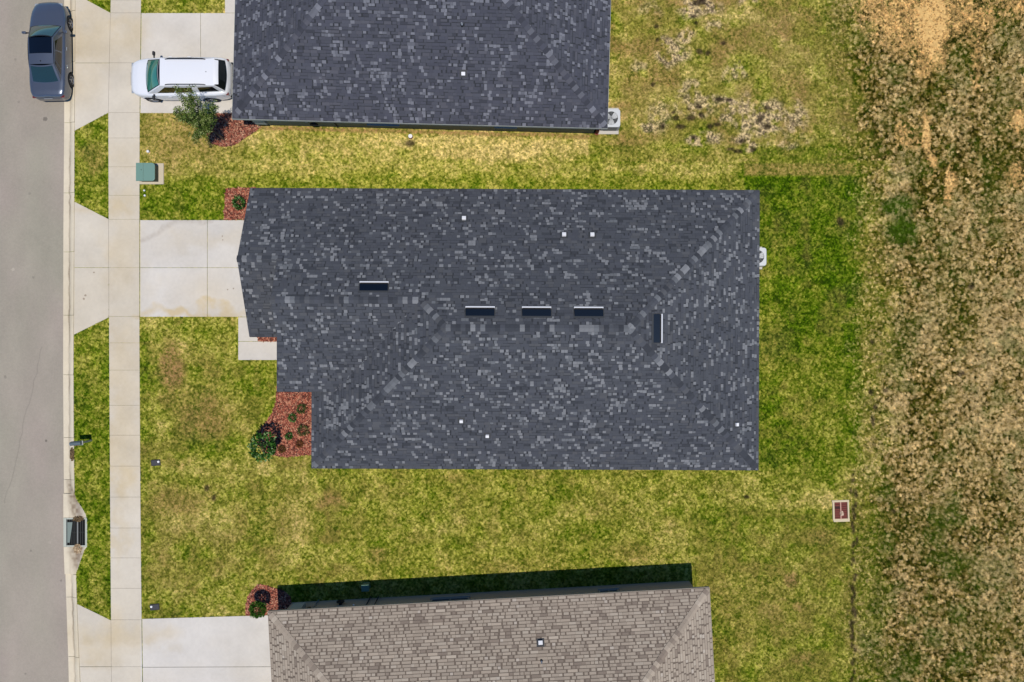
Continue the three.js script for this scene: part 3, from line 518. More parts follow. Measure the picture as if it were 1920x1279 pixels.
  const gd = part('garage_door', box(0.05, 2.1, 4.88, -13.0, 1.07, -3.07), M.trim, h);
  for (let i = 0; i < 4; i++) part('door_panel', box(0.02, 0.46, 4.8, -13.035, 0.29 + i * 0.52, -3.07), M.trim, gd);
  const fd = part('front_door', box(0.05, 2.05, 0.95, -11.22, 1.04, 1.1), M.door, h); part('handle', cyl(0.02, 0.02, 0.14, 8, -11.27, 1.05, 1.46), M.galv, fd);
  windowAt(h, -10.06, 1.45, 4.3, 1.5, 1.3, -Math.PI / 2); windowAt(h, 10.06, 1.45, 2.5, 1.5, 1.2, Math.PI / 2); windowAt(h, -2, 1.45, 6.15, 0.9, 1.2, 0); windowAt(h, 5, 1.45, 6.15, 0.9, 1.2, 0); windowAt(h, 2, 1.45, -6.15, 0.9, 1.2, Math.PI);
  for (const [x, z] of [[-7.16, -1.78], [-2.48, -0.68], [-0.04, -0.68], [2.21, -0.68]]) offRidgeVent(h, V3(x, y(z), z), Math.PI, PITCH);
  offRidgeVent(h, V3(5.2, EAVE + 0.5 * (X - 5.2), -0.02), Math.PI / 2, PITCH);
  const nz = (z) => y(z), sz = (z) => EAVE + 0.5 * (6.55 - z);
  for (const [x, z] of [[-3.32, -5.04], [1.24, -4.26], [2.52, -4.26]]) capVent(h, V3(x, nz(z), z), PITCH, Math.PI);
  for (const [x, z] of [[-3.38, 4.17], [-2.21, 4.88]]) capVent(h, V3(x, sz(z), z), PITCH, 0, 0.16);
  capVent(h, V3(9.24, EAVE + 0.5 * (X - 9.24), 4.35), PITCH, Math.PI / 2, 0.16);
  pipeVent(h, V3(-4.36, nz(-5.0), -5.0)); pipeVent(h, V3(-3.28, sz(3.06), 3.06), 0.035);
}
function hipHouse(label, at0, turn, X, Z, style, seed, wallMat, trimMat, keep) {
  const h = thing('house', label, 'house', at0, turn, 'houses along the street'), ridge = EAVE + Z / 2;
  const R = new Roof(style, seed, keep);
  R.plane([V3(X, EAVE, Z), V3(-X, EAVE, Z), V3(-X + Z, ridge, 0), V3(X - Z, ridge, 0)], V3(X, EAVE, Z), V3(-X, EAVE, Z));
  R.plane([V3(-X, EAVE, -Z), V3(X, EAVE, -Z), V3(X - Z, ridge, 0), V3(-X + Z, ridge, 0)], V3(-X, EAVE, -Z), V3(X, EAVE, -Z));
  R.plane([V3(X, EAVE, -Z), V3(X, EAVE, Z), V3(X - Z, ridge, 0)], V3(X, EAVE, -Z), V3(X, EAVE, Z));
  R.plane([V3(-X, EAVE, Z), V3(-X, EAVE, -Z), V3(-X + Z, ridge, 0)], V3(-X, EAVE, Z), V3(-X, EAVE, -Z));
  for (const sx of [-1, 1]) for (const sz of [-1, 1]) R.cap(V3(sx * X, EAVE, sz * Z), V3(sx * (X - Z), ridge, 0), 0.354);
  R.cap(V3(-X + Z, ridge, 0), V3(X - Z, ridge, 0), 0.5);
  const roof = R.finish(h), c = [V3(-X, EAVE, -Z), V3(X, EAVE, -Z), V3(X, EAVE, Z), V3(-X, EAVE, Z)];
  edging(roof, trimMat, c.map((p, i) => [p, c[(i + 1) % 4]]));
  const a = X - 0.42, b = Z - 0.42; walls(h, [[-a, -b], [a, -b], [a, b], [-a, b]], EAVE - 0.17, wallMat);
  soffit(roof, [[-X + 0.03, -Z + 0.03], [X - 0.03, -Z + 0.03], [X - 0.03, Z - 0.03], [-X + 0.03, Z - 0.03]], EAVE - 0.15);
  return h;
}
const top = hipHouse('dark slate shingled hip roofed house beside the white vehicle, with olive walls', [-4.15, 0, -16.68], -0.0256, 8.79, 6.5, SLATE, 202, M.wallTop, M.paleTrim, (x, z) => z > -0.6);
const low = hipHouse('brown shingled hip roofed house with tan walls and a long wall shadow on the lawn', [-0.74, 0, 18.6], 0.0546, 10.35, 6.5, BROWNR, 303, M.wallLow, M.tanTrim, (x, z) => z < 0.6);
{ // fittings of the slate house (its own frame)
  const sy = (z) => EAVE + 0.5 * (6.5 - z);
  capVent(top, V3(2.05, sy(4.45), 4.45), PITCH, 0, 0.18); pipeVent(top, V3(2.0, sy(2.6), 2.6), 0.04); pipeVent(top, V3(-0.15, sy(1.45), 1.45), 0.04);
  part('electric_panel', rbox(0.56, 0.9, 0.2, 0.015, -7.95, 1.3, 6.19), M.paleTrim, top); part('meter', cyl(0.09, 0.09, 0.12, 16).rotateX(Math.PI / 2).translate(-7.4, 1.4, 6.14), M.galv, top);
  part('hose_reel', merge([new THREE.TorusGeometry(0.16, 0.05, 8, 20).translate(-5.4, 0.8, 6.2), box(0.1, 0.3, 0.16, -5.4, 0.8, 6.13)]), M.black, top);
  part('outlet_box', box(0.12, 0.16, 0.08, -5.75, 0.9, 6.1), M.paleTrim, top); part('outlet_box', box(0.14, 0.18, 0.1, -5.05, 1.1, 6.1), M.paleTrim, top);
  part('downspout', box(0.08, 2.3, 0.08, -8.3, 1.16, 6.12), M.wallTop, top); part('conduit', cyl(0.03, 0.03, 2.3, 8, -4.4, 1.15, 6.11), M.darkTrim, top);
  windowAt(top, -2, 1.5, 6.08, 1.4, 1.2, 0, M.paleTrim); windowAt(top, 4, 1.5, 6.08, 0.9, 1.0, 0, M.paleTrim); windowAt(top, 8.37, 1.45, 0, 1.5, 1.2, Math.PI / 2, M.paleTrim);
  part('garage_door', box(0.05, 2.1, 4.88, -8.39, 1.07, 1.8), M.trim, top);
}
{ // fittings of the brown house: its north wall stands at local z = -6.08
  const ny = (z) => EAVE + 0.5 * (z + 6.5), w = -6.08;
  capVent(low, V3(2.3, ny(-4.7), -4.7), PITCH, Math.PI, 0.2); pipeVent(low, V3(2.3, ny(-4.0), -4.0), 0.035);
  part('electric_panel', rbox(0.58, 0.95, 0.2, 0.015, -9.35, 1.2, w - 0.1), M.paleTrim, low); part('meter', cyl(0.09, 0.09, 0.12, 16).rotateX(Math.PI / 2).translate(-8.75, 1.3, w - 0.06), M.black, low);
  part('conduit', cyl(0.025, 0.025, 1.1, 8, -8.6, 0.55, w - 0.05), M.galv, low);
  part('hose_reel', merge([new THREE.TorusGeometry(0.16, 0.045, 8, 20).translate(-7.35, 0.75, w - 0.14), box(0.1, 0.3, 0.16, -7.35, 0.75, w - 0.07)]), M.black, low);
  part('hose_bib', merge([cyl(0.03, 0.03, 0.16, 10).rotateX(Math.PI / 2).translate(-6.55, 1.5, w - 0.08), new THREE.SphereGeometry(0.05, 12, 8).translate(-6.55, 1.5, w - 0.17)]), M.white, low);
  part('condensate_pipe', cyl(0.03, 0.03, 1.4, 10, -6.0, 0.7, w - 0.06), M.darkTrim, low); part('condensate_pipe', cyl(0.025, 0.025, 1.2, 10, -5.6, 0.6, w - 0.06), M.darkTrim, low);
  windowAt(low, -1.95, 1.5, w, 1.75, 1.2, Math.PI, M.tanTrim); windowAt(low, 5.8, 1.5, w, 0.85, 1.1, Math.PI, M.tanTrim);
  windowAt(low, 9.93, 1.45, -2, 1.5, 1.2, Math.PI / 2, M.tanTrim); part('garage_door', box(0.05, 2.1, 4.88, -9.95, 1.07, -1.6), M.trim, low);
}
console.log('houses done');

/* ---------- mulch beds ---------- */
const mulchMap = (() => { const r = rng(5); return mapTexture(256, 256, 0, 0, 2, 2, (x, z) => { const a = vn(x * 30, z * 30, 81), b = vn(x * 70, z * 70, 82), k = 0.45 + 0.7 * a * b + 0.15 * r(); const A = base(140, 74, 54); return A.map((q) => q * k); }, true, THREE.RepeatWrapping); })();
const mulchMat = std(0xffffff, 1, 0, { map: mulchMap });
function bed(poly, label, chipLabel, seed, tint = [1, 1, 1], shadeMix = 0) {
  solo('mulch_bed', prism(plan(poly), -0.05, 0.02), mulchMat, label, 'flower bed', null, 'structure');
  const r = rng(seed), us = poly.map((p) => p[0]), vs = poly.map((p) => p[1]), u0 = Math.min(...us), u1 = Math.max(...us), v0 = Math.min(...vs), v1 = Math.max(...vs);
  const n = Math.round((u1 - u0) * (v1 - v0) / U / U * 620), im = [], c = [];
  const A = [base(176, 96, 72), base(150, 78, 58), base(196, 124, 96), base(112, 56, 44), base(206, 150, 118), base(84, 44, 34)];
  const m = new THREE.Matrix4(), q = new THREE.Quaternion(), e = new THREE.Euler();
  for (let i = 0; i < n; i++) {
    const u = lerp(u0, u1, r()), v = lerp(v0, v1, r()); if (!inside(poly, u, v)) continue;
    e.set((r() - 0.5) * 0.9, r() * 6.28, (r() - 0.5) * 0.9); q.setFromEuler(e);
    m.compose(V3(px(u), 0.028 + r() * 0.03, pz(v)), q, V3(0.05 + r() * 0.09, 0.014 + 0.01 * r(), 0.018 + r() * 0.03)); im.push(m.clone());
    const a = A[Math.floor(r() * A.length)], k = 0.8 + 0.4 * r(); c.push(a.map((x, j) => x * k * tint[j]));
  }
  const g = new THREE.InstancedMesh(new THREE.BoxGeometry(1, 1, 1), std(0xffffff, 0.95), im.length); g.name = numbered('mulch_chips');
  const cc = new THREE.Color(); im.forEach((x, i) => { g.setMatrixAt(i, x); g.setColorAt(i, cc.setRGB(...c[i])); });
  tag(g, chipLabel, 'mulch', null, 'stuff'); scene.add(g);
}
bed(bedFront, 'red bark mulch bed notched into the corner of the dark roofed house', 'red bark chips of the notched corner bed', 11);
bed(bedEntry, 'thin strip of red bark mulch beside the bent entry walk', 'red bark chips in the thin strip by the entry walk', 12);
bed(bedGarage, 'small square red bark bed between the garage driveway and the lawn', 'red bark chips of the small square garage bed', 13);
bed(bedTop, 'rust brown bark bed under the feathery tree', 'rust brown bark chips under the feathery tree', 14, [0.95, 1.1, 1.15]);
bed(bedLow, 'rounded bark bed at the corner of the brown roofed house', 'bark chips in the rounded corner bed of the brown roofed house', 15, [0.95, 0.95, 1]);

/* ---------- grass ---------- */
function tuft(blades, rad, h, w, seed) {
  const r = rng(seed), pos = [];
  for (let i = 0; i < blades; i++) {
    const a = i / blades * 6.283 + r() * 0.8, R = rad * (0.55 + 0.6 * r()), H = h * (0.5 + 0.7 * r()), s = Math.sin(a), c = Math.cos(a), b = rad * 0.12;
    const p = [c * b - s * w, 0, s * b + c * w], q = [c * b + s * w, 0, s * b - c * w], m1 = [c * R * 0.6 - s * w * 0.8, H, s * R * 0.6 + c * w * 0.8], m2 = [c * R * 0.6 + s * w * 0.8, H, s * R * 0.6 - c * w * 0.8], t = [c * R * 1.2, H * 0.8, s * R * 1.2];
    pos.push(...p, ...m1, ...q, ...q, ...m1, ...m2, ...m1, ...t, ...m2);
  }
  const g = new THREE.BufferGeometry(); g.setAttribute('position', new THREE.Float32BufferAttribute(pos, 3)); g.computeVertexNormals(); return g;
}
function sow(name, label, geos, spacing, region, dress, seed) {
  const r = rng(seed), lists = geos.map(() => ({ m: [], c: [] })), u0 = 130, u1 = 2018, v0 = -95, v1 = 1370, st = spacing * U;
  for (let v = v0; v < v1; v += st) for (let u = u0; u < u1; u += st) {
    const a = u + (r() - 0.5) * st * 1.5, b = v + (r() - 0.5) * st * 1.5, k = r(), k2 = r(), k3 = r(), k4 = r(), k5 = r();
    if (!region(a, b, k) || hard(a, b)) continue;
    const L = lists[Math.floor(k2 * geos.length)], [s, hgt, jit, lum] = dress(a, b, k3, k4, k5), c = turf(a, b, jit, lum);
    const ang = k * 40, cs = Math.cos(ang) * s, sn = Math.sin(ang) * s;
    L.m.push(cs, 0, -sn, 0, 0, hgt, 0, 0, sn, 0, cs, 0, px(a), 0.002, pz(b), 1); L.c.push(c[0], c[1], c[2]);
  }
  lists.forEach((L, i) => {
    const n = L.c.length / 3, im = new THREE.InstancedMesh(geos[i], new THREE.MeshPhysicalMaterial({ color: 0xffffff, roughness: 1, specularIntensity: 0.1, side: THREE.DoubleSide }), n);
    im.instanceMatrix.array.set(L.m); im.instanceColor = new THREE.InstancedBufferAttribute(new Float32Array(L.c), 3);
    im.name = numbered(name); tag(im, label[i], 'grass', null, 'stuff'); im.castShadow = im.receiveShadow = true; scene.add(im);
  });
}
const isField = (u, v) => { const m = macroAt(u, v); return m[3]; };
sow('lawn_grass', ['short mown lawn grass in broad tufts around the houses', 'short mown lawn grass in fine tufts around the houses'], [tuft(7, 0.042, 0.035, 0.010, 1), tuft(6, 0.036, 0.042, 0.009, 2)], 0.05,
  (u, v, k) => { const f = isField(u, v); return k > f * 0.9; },
  (u, v, a, b, c) => [0.8 + 0.5 * a, 0.7 + 0.6 * b, (b - 0.5) * 0.5, 0.99 + 0.6 * (c - 0.45)], 301);
sow('field_grass', ['dry unmown field grass in coarse clumps', 'dry unmown field grass in spiky clumps'], [tuft(8, 0.06, 0.06, 0.013, 3), tuft(7, 0.075, 0.08, 0.011, 4)], 0.06,
  (u, v, k) => { const m = macroAt(u, v); return k < m[3] * 0.95 * (1 - 0.9 * clamp(m[5] * 1.2)) * (speck(u, v) > -0.25 ? 1 : 0.55); },
  (u, v, a, b, c) => [0.7 + 0.6 * a, 0.6 + 0.8 * b, (b - 0.5) * 0.45, 0.93 + 0.6 * (c - 0.45)], 302);
console.log('grass done');

/* ---------- trees and shrubs ---------- */
function limb(points, r0, r1, seg = 10) { // tapered tube along points
  const curve = new THREE.CatmullRomCurve3(points), g = new THREE.TubeGeometry(curve, seg, 1, 6, false), p = g.attributes.position, c = new THREE.Vector3(), v = new THREE.Vector3();
  for (let i = 0; i <= seg; i++) { curve.getPointAt(i / seg, c); const R = lerp(r0, r1, i / seg); for (let j = 0; j <= 6; j++) { const k = i * 7 + j; v.fromBufferAttribute(p, k).sub(c).multiplyScalar(R).add(c); p.setXYZ(k, v.x, v.y, v.z); } }
  g.computeVertexNormals(); return g;
}
function leaves(spots, r, len, wid, droop, tones) { // spots: [pos, dir]; each leaf two facets folded on its midrib
  const pos = [], color = [], d = V3(0, 0, 0), s = V3(0, 0, 0), n = V3(0, 0, 0), o = V3(0, 0, 0);
  for (const [p, dir] of spots) {
    d.copy(dir).add(V3((r() - 0.5) * 1.1, (r() - 0.5) * 0.9 - droop, (r() - 0.5) * 1.1)).normalize();
    s.crossVectors(d, V3((r() - 0.5) * 0.8, 1, (r() - 0.5) * 0.8)).normalize(); n.crossVectors(s, d);
    const L = len * (0.7 + 0.6 * r()), W = wid * (0.7 + 0.6 * r()), t = tones[Math.floor(r() * tones.length)], k = 0.8 + 0.4 * r();
    const at3 = (a, b, c) => o.copy(p).addScaledVector(d, a * L).addScaledVector(s, b * W).addScaledVector(n, c * W).toArray();
    const a = at3(0, 0, 0), b = at3(0.45, 0.5, 0.15), c = at3(1, 0, -0.2), e = at3(0.45, -0.5, 0.15);
    pos.push(...a, ...b, ...c, ...a, ...c, ...e); for (let i = 0; i < 6; i++) color.push(t[0] * k, t[1] * k, t[2] * k);
  }
  const g = new THREE.BufferGeometry(); g.setAttribute('position', new THREE.Float32BufferAttribute(pos, 3)); g.setAttribute('color', new THREE.Float32BufferAttribute(color, 3)); g.computeVertexNormals(); return g;
}
const leafMat = new THREE.MeshPhysicalMaterial({ color: 0xffffff, vertexColors: true, roughness: 0.85, specularIntensity: 0.12, side: THREE.DoubleSide });
const bark = std(col(110, 92, 74), 0.95);
{ // the feathery tree
  const t = thing('leafy_tree', 'feathery young tree leaning over the driveway beside the white vehicle', 'tree', [px(420), 0.02, pz(262)]), r = rng(71), spots = [], wood = [];
  const ends = [[-0.85, 3.3, -1.35], [-0.35, 3.7, -0.75], [0.3, 3.5, -0.6], [0.62, 3.2, -0.75], [-1.0, 3.0, -0.45], [-1.25, 2.9, -0.75], [-0.15, 3.3, 0.15], [-0.35, 2.9, 0.62], [0.12, 3.0, 0.35], [-0.6, 3.6, -0.15], [-0.1, 4.0, -0.4], [0.42, 3.1, -0.25], [-0.45, 3.2, -1.5]];
  part('trunk', limb([V3(0, 0, 0), V3(0.03, 0.8, -0.03), V3(-0.05, 1.6, -0.08), V3(-0.08, 2.3, -0.2)], 0.06, 0.035), bark, t);
  for (const e of ends) {
    const E = V3(...e), A = V3(-0.06, 1.5 + r() * 0.7, -0.12), mid = A.clone().lerp(E, 0.5).add(V3(0, 0.15, 0)); part('branch', limb([A, mid, E], 0.022, 0.006, 6), bark, t);
    for (let i = 0; i < 20; i++) { // twigs with leaves in two ranks
      const k = 0.35 + 0.75 * r(), P = A.clone().lerp(E, k).add(V3((r() - 0.5) * 0.34, (r() - 0.5) * 0.34, (r() - 0.5) * 0.34)), D = E.clone().sub(A).setY(0).normalize().multiplyScalar(0.5).add(V3(r() - 0.5, (r() - 0.5) * 0.5, r() - 0.5)).normalize();
      const S = new THREE.Vector3().crossVectors(D, V3(0, 1, 0)).normalize();
      for (let j = 0; j < 15; j++) spots.push([P.clone().addScaledVector(D, (j - 7) * 0.028), S.clone().multiplyScalar(j % 2 ? 0.8 : -0.8).addScaledVector(D, 0.7)]);
    }
  }
  part('crown', leaves(spots, r, 0.115, 0.036, 0.15, [base(82, 104, 42), base(62, 84, 28), base(104, 122, 58), base(48, 64, 22), base(150, 160, 100)]), leafMat, t);
}
function roundTree(name, label, category, pos, trunkH, R, flat2, n, len, wid, tones, seed, stemR = 0.02, group) {
  const t = thing(name, label, category, pos, 0, group), r = rng(seed), spots = [];
  if (trunkH > 0.1) part('trunk', limb([V3(0, 0, 0), V3(0.02, trunkH * 0.5, 0.01), V3(0, trunkH, 0)], stemR, stemR * 0.7), bark, t);
  for (let i = 0; i < n; i++) {
    const a = r() * 6.283, y = r() * 2 - 1, q = Math.cbrt(0.25 + 0.75 * r()) * (0.72 + 0.5 * vn(Math.cos(a) * 2.4 + 9, y * 2.4 + Math.sin(a) * 2.4 + 9, seed)), c = Math.sqrt(1 - y * y);
    const D = V3(Math.cos(a) * c, y, Math.sin(a) * c); spots.push([V3(D.x * R * q, trunkH + R * flat2 * 0.6 + D.y * R * flat2 * q, D.z * R * q), D]);
  }
  for (let i = 0; i < 5; i++) { const a = i * 1.26 + r(); part('branch', limb([V3(0, trunkH * 0.8, 0), V3(Math.cos(a) * R * 0.35, trunkH + R * flat2 * 0.5, Math.sin(a) * R * 0.35), V3(Math.cos(a) * R * 0.75, trunkH + R * flat2 * 0.9, Math.sin(a) * R * 0.75)], stemR * 0.5, stemR * 0.2, 5), bark, t); }
  part('crown', leaves(spots, r, len, wid, 0, tones), leafMat, t); return t;
}
const DKG = [base(50, 94, 32), base(36, 74, 22), base(72, 120, 46), base(30, 56, 18), base(124, 152, 100)];
roundTree('broadleaf_tree', 'small broad leaved tree at the tip of the red bark bed', 'tree', [px(513), 0.02, pz(829)], 1.45, 0.62, 0.75, 620, 0.13, 0.09, DKG, 81, 0.024);
roundTree('shrub', 'low dark shrub in the small square garage bed', 'shrub', [px(452), 0.02, pz(382)], 0.18, 0.3, 0.9, 380, 0.09, 0.05, DKG, 82, 0.014);
roundTree('ball_shrub', 'round clipped shrub beside the corner of the brown roofed house', 'shrub', [px(498), 0.02, pz(1128)], 1.05, 0.36, 0.85, 1100, 0.08, 0.055, [base(52, 88, 26), base(38, 70, 18), base(70, 108, 36)], 83, 0.02);
const SG = [base(70, 84, 40), base(52, 66, 30), base(92, 104, 60)];
const bedPlants = [[566, 766, 0.2, SG, 'thin olive seedling in the notched bed, nearest the house corner'], [550, 783, 0.17, DKG, 'dark glossy seedling with a bright leaf in the notched bed'], [570, 806, 0.24, SG, 'widest olive seedling of the notched bed, beside the wall'], [543, 817, 0.14, DKG, 'compact dark seedling in the middle of the notched bed'], [563, 832, 0.12, [base(120, 74, 46), base(96, 66, 36)], 'withered brown seedling in the notched bed, beside the wall'], [530, 842, 0.13, [base(112, 76, 44), base(90, 70, 38)], 'withered brown seedling at the lawn edge of the notched bed']];
bedPlants.forEach(([u, v, R, tones, label], i) => roundTree('seedling', label, 'plant', [px(u), 0.02, pz(v)], 0.1, R, 0.7, 170, 0.11, 0.034, tones, 90 + i, 0.008, 'seedlings in the notched bed'));
{ // pale pebble plant at the drive's edge
  const g = merge([new THREE.IcosahedronGeometry(0.1, 1).scale(1.1, 0.6, 0.9), new THREE.IcosahedronGeometry(0.07, 1).scale(1, 0.6, 1.2).translate(0.12, -0.01, -0.05), new THREE.IcosahedronGeometry(0.05, 1).translate(-0.12, -0.02, 0.03)]);
  const m = solo('rock', g, std(col(196, 190, 170), 0.95), 'pale little rocks at the driveway edge below the round clipped shrub', 'rock'); m.position.set(px(475), 0.08, pz(1155));
}

/* ---------- vehicles (local +x forward, y up, z to the right hand side) ---------- */
function sheet(P, nu, nv, swell = V3(0, 0, 0), r = [0, 1, 0, 1], lift = 0) { // a curved panel between four corners P00 P10 P11 P01
  const S = (u, v) => { const a = P[0].clone().lerp(P[1], u), b = P[3].clone().lerp(P[2], u); return a.lerp(b, v).addScaledVector(swell, (1 - (2 * u - 1) ** 2) * (0.55 + 0.45 * (1 - (2 * v - 1) ** 2))); };
  const pos = [], idx = [], N = V3(0, 0, 0), A = V3(0, 0, 0), B = V3(0, 0, 0);
  for (let j = 0; j <= nv; j++) for (let i = 0; i <= nu; i++) {
    const u = lerp(r[0], r[1], i / nu), v = lerp(r[2], r[3], j / nv), p = S(u, v), e = 0.01;
    A.copy(S(u + e, v)).sub(S(u - e, v)); B.copy(S(u, v + e)).sub(S(u, v - e)); N.crossVectors(A, B).normalize(); p.addScaledVector(N, lift); pos.push(p.x, p.y, p.z);
  }
  for (let j = 0; j < nv; j++) for (let i = 0; i < nu; i++) { const a = j * (nu + 1) + i, b = a + 1, c = a + nu + 1, d = c + 1; idx.push(a, b, d, a, d, c); }
  const g = new THREE.BufferGeometry(); g.setAttribute('position', new THREE.Float32BufferAttribute(pos, 3)); g.setIndex(idx); g.computeVertexNormals(); return g;
}
const tyreMat = std(col(30, 30, 31), 0.9), rimMat = std(col(176, 178, 180), 0.35, 0.7), darkPlastic = std(col(26, 27, 29), 0.7);
function wheel(car, x, z, R, W) {
  const g = new THREE.Group(); g.name = 'wheel'; g.position.set(x, R, z); car.add(g); const s = Math.sign(z);
  const prof = [[R * 0.62, -W / 2], [R * 0.9, -W / 2], [R, -W * 0.36], [R, W * 0.36], [R * 0.9, W / 2], [R * 0.62, W / 2]].map((a) => new THREE.Vector2(...a));
  part('tyre', new THREE.LatheGeometry(prof, 30).rotateX(Math.PI / 2), tyreMat, g);
  const bits = [new THREE.LatheGeometry([[R * 0.55, -0.05], [R * 0.66, -0.05], [R * 0.66, W / 2 - 0.005], [R * 0.6, W / 2], [R * 0.57, W / 2 - 0.03]].map((a) => new THREE.Vector2(...a)), 30).rotateX(Math.PI / 2), cyl(R * 0.16, R * 0.16, 0.05, 14).rotateX(Math.PI / 2).translate(0, 0, W / 2 - 0.03)];
  for (let i = 0; i < 5; i++) { const sp = rbox(R * 0.16, R * 0.5, 0.03, 0.01, 0, R * 0.36, W / 2 - 0.03); bits.push(sp.rotateZ(i * Math.PI * 0.4)); }
  const rim = part('rim', merge(bits), rimMat, g); if (s < 0) g.rotation.y = Math.PI;
  part('brake_disc', cyl(R * 0.5, R * 0.5, 0.02, 24).rotateX(Math.PI / 2).translate(0, 0, W / 2 - 0.09), darkPlastic, g);
}
function vehicle(spec) {
  const c = thing(spec.name, spec.label, spec.category, spec.at, spec.turn);
  const { L, W, R, axles, top, half, paint, glass } = spec, h2 = W / 2;
  // lower body
  const n = 72, pos = [], idx = [], K = 10;
  const archY = (x) => { let y = 0; for (const a of axles) { const d = Math.abs(x - a), q = R + 0.07; if (d < q) y = Math.max(y, R * 0.98 + Math.sqrt(q * q - d * d) * 0.95); } return y; };
  for (let i = 0; i <= n; i++) {
    const t = i / n, x = lerp(L / 2, -L / 2, t), w = h2 * interp(half, t), ty = interp(top, t), by = interp(spec.bottom, t), ay = archY(x), crown = interp(spec.crown, t), sh = ty - 0.035;
    const ring = [[0, ty + crown], [w * 0.35, ty + crown * 0.9], [w * 0.66, ty + crown * 0.55], [w * 0.86, ty + crown * 0.1], [w * 0.945, sh - 0.02], [w * 0.985, sh - 0.1], [w, lerp(by, sh, 0.5)], [w * 0.99, lerp(by, sh, 0.22)], [w * 0.965, by + 0.03], [w * 0.9, by]];
    for (let s = 0; s < 2; s++) for (let k = 0; k < K; k++) { let [z, y] = ring[k]; if (k >= 6 && ay > y) y = Math.min(ay, sh - 0.11); pos.push(x, y, s ? -z : z); }
  }
  for (let i = 0; i < n; i++) for (let s = 0; s < 2; s++) for (let k = 0; k < K - 1; k++) { const a = i * 2 * K + s * K + k, b = a + 1, e = a + 2 * K, f = e + 1; if (s) idx.push(a, b, f, a, f, e); else idx.push(a, f, b, a, e, f); }
  for (const i of [0, n]) { const o = i * 2 * K; for (let k = 0; k < K - 1; k++) { const a = o + k, b = o + k + 1, d = o + K + k, e = o + K + k + 1; if (i) idx.push(a, d, b, b, d, e); else idx.push(a, b, d, b, e, d); } }
  const g = new THREE.BufferGeometry(); g.setAttribute('position', new THREE.Float32BufferAttribute(pos, 3)); g.setIndex(idx); g.computeVertexNormals();
  part('body', g, paint, c);
  part('underbody', box(L * 0.93, 0.28, W * 0.74, 0, spec.clear + 0.16, 0), darkPlastic, c);
  part('grille', rbox(0.08, 0.14, W * 0.34, 0.03, L / 2 - 0.035, spec.lampY[0] - 0.16, 0), darkPlastic, c); part('front_plate', box(0.01, 0.11, 0.3, L / 2 + 0.006, spec.lampY[0] - 0.2, 0), spec.lamp, c);
  // cabin
  const q = spec.cabin, P = (x, y, z) => V3(x, y, z);
  const FL = P(q.fx, q.fy, -q.fw), FR = P(q.fx, q.fy, q.fw), BL = P(q.bx, q.by, -q.bw), BR = P(q.bx, q.by, q.bw), TL = P(q.tx, q.ty, -q.tw), TR = P(q.tx, q.ty, q.tw), UL = P(q.ux, q.uy, -q.uw), UR = P(q.ux, q.uy, q.uw);
  const roofS = V3(0, q.swell, 0), panels = {
    wind: [[FR, FL, TL, TR], V3(q.noseF, 0.01, 0)], roof: [[TR, TL, UL, UR], roofS], back: [[UR, UL, BL, BR], V3(-q.noseB, 0.01, 0)], right: [[BR, FR, TR, UR], V3(0, 0, 0.05)], left: [[FL, BL, UL, TL], V3(0, 0, -0.05)],
  };
  const shell = []; for (const k of Object.keys(panels)) shell.push(sheet(panels[k][0], 14, 8, panels[k][1]));
  part('cabin', merge(shell), paint, c);
  const pane = (name, k, r, mat = glass, lift = 0.006, n2 = 12) => part(name, sheet(panels[k][0], n2, n2, panels[k][1], r, lift), mat, c);
  pane('windshield_surround', 'wind', [0.03, 0.97, 0.0, 0.99], darkPlastic, 0.004);
  pane('windshield', 'wind', [0.055, 0.945, 0.07, 0.955], spec.windGlass, 0.008);
  pane('rear_window', 'back', spec.rear, spec.rearGlass, 0.008);
  for (const [a, b] of spec.side) for (const s of ['right', 'left']) pane('side_window', s, s === 'right' ? [1 - b, 1 - a, 0.1, 0.86] : [a, b, 0.1, 0.86], glass, 0.007);
  if (spec.sunroof) pane('glass_roof', 'roof', [0.05, 0.95, 0.0, spec.sunroof], spec.roofGlass, 0.008);
  for (const s of [-1, 1]) {
    for (const a of axles) wheel(c, a, s * (h2 - 0.115), R, 0.21);
    const m = new THREE.Group(); m.name = 'mirror'; m.position.set(q.fx - 0.32, q.fy + 0.06, s * (h2 - 0.02)); c.add(m);
    part('housing', rbox(0.12, 0.14, 0.2, 0.04, 0, 0.05, s * 0.12), spec.mirrorPaint, m); part('arm', box(0.06, 0.04, 0.14, 0.01, -0.01, s * 0.0), darkPlastic, m);
    part('headlight', rbox(0.28, 0.1, 0.24, 0.045, L / 2 - 0.23, spec.lampY[0], s * (h2 - 0.345)), spec.lamp, c);
    part('tail_light', rbox(spec.tail[0], spec.tail[1], spec.tail[2], 0.03, -L / 2 + spec.tail[3], spec.lampY[1], s * (h2 - spec.tail[4])), spec.red, c);
    for (const [a, b] of spec.side.slice(0, 2)) part('door_handle', rbox(0.17, 0.03, 0.03, 0.01, lerp(q.fx, q.bx, lerp(a, b, 0.75)), spec.handleY, s * (h2 + 0.008)), spec.handle, c);
    if (spec.rails) part('roof_rail', new THREE.TubeGeometry(new THREE.CatmullRomCurve3([P(q.tx - 0.25, q.ty + 0.0, s * (q.tw - 0.05)), P(q.tx - 0.4, q.ty + 0.07, s * (q.tw - 0.05)), P(0.5 * (q.tx + q.ux), q.ty + 0.085, s * (q.tw - 0.05)), P(q.ux + 0.6, q.uy + 0.07, s * (q.uw - 0.04)), P(q.ux + 0.42, q.uy, s * (q.uw - 0.04))]), 24, 0.022, 8), spec.rails, c);
  }
  return c;
}
const carPaint = (c, rough, metal) => new THREE.MeshPhysicalMaterial({ color: c, roughness: rough, metalness: metal, clearcoat: 1, clearcoatRoughness: 0.04 });
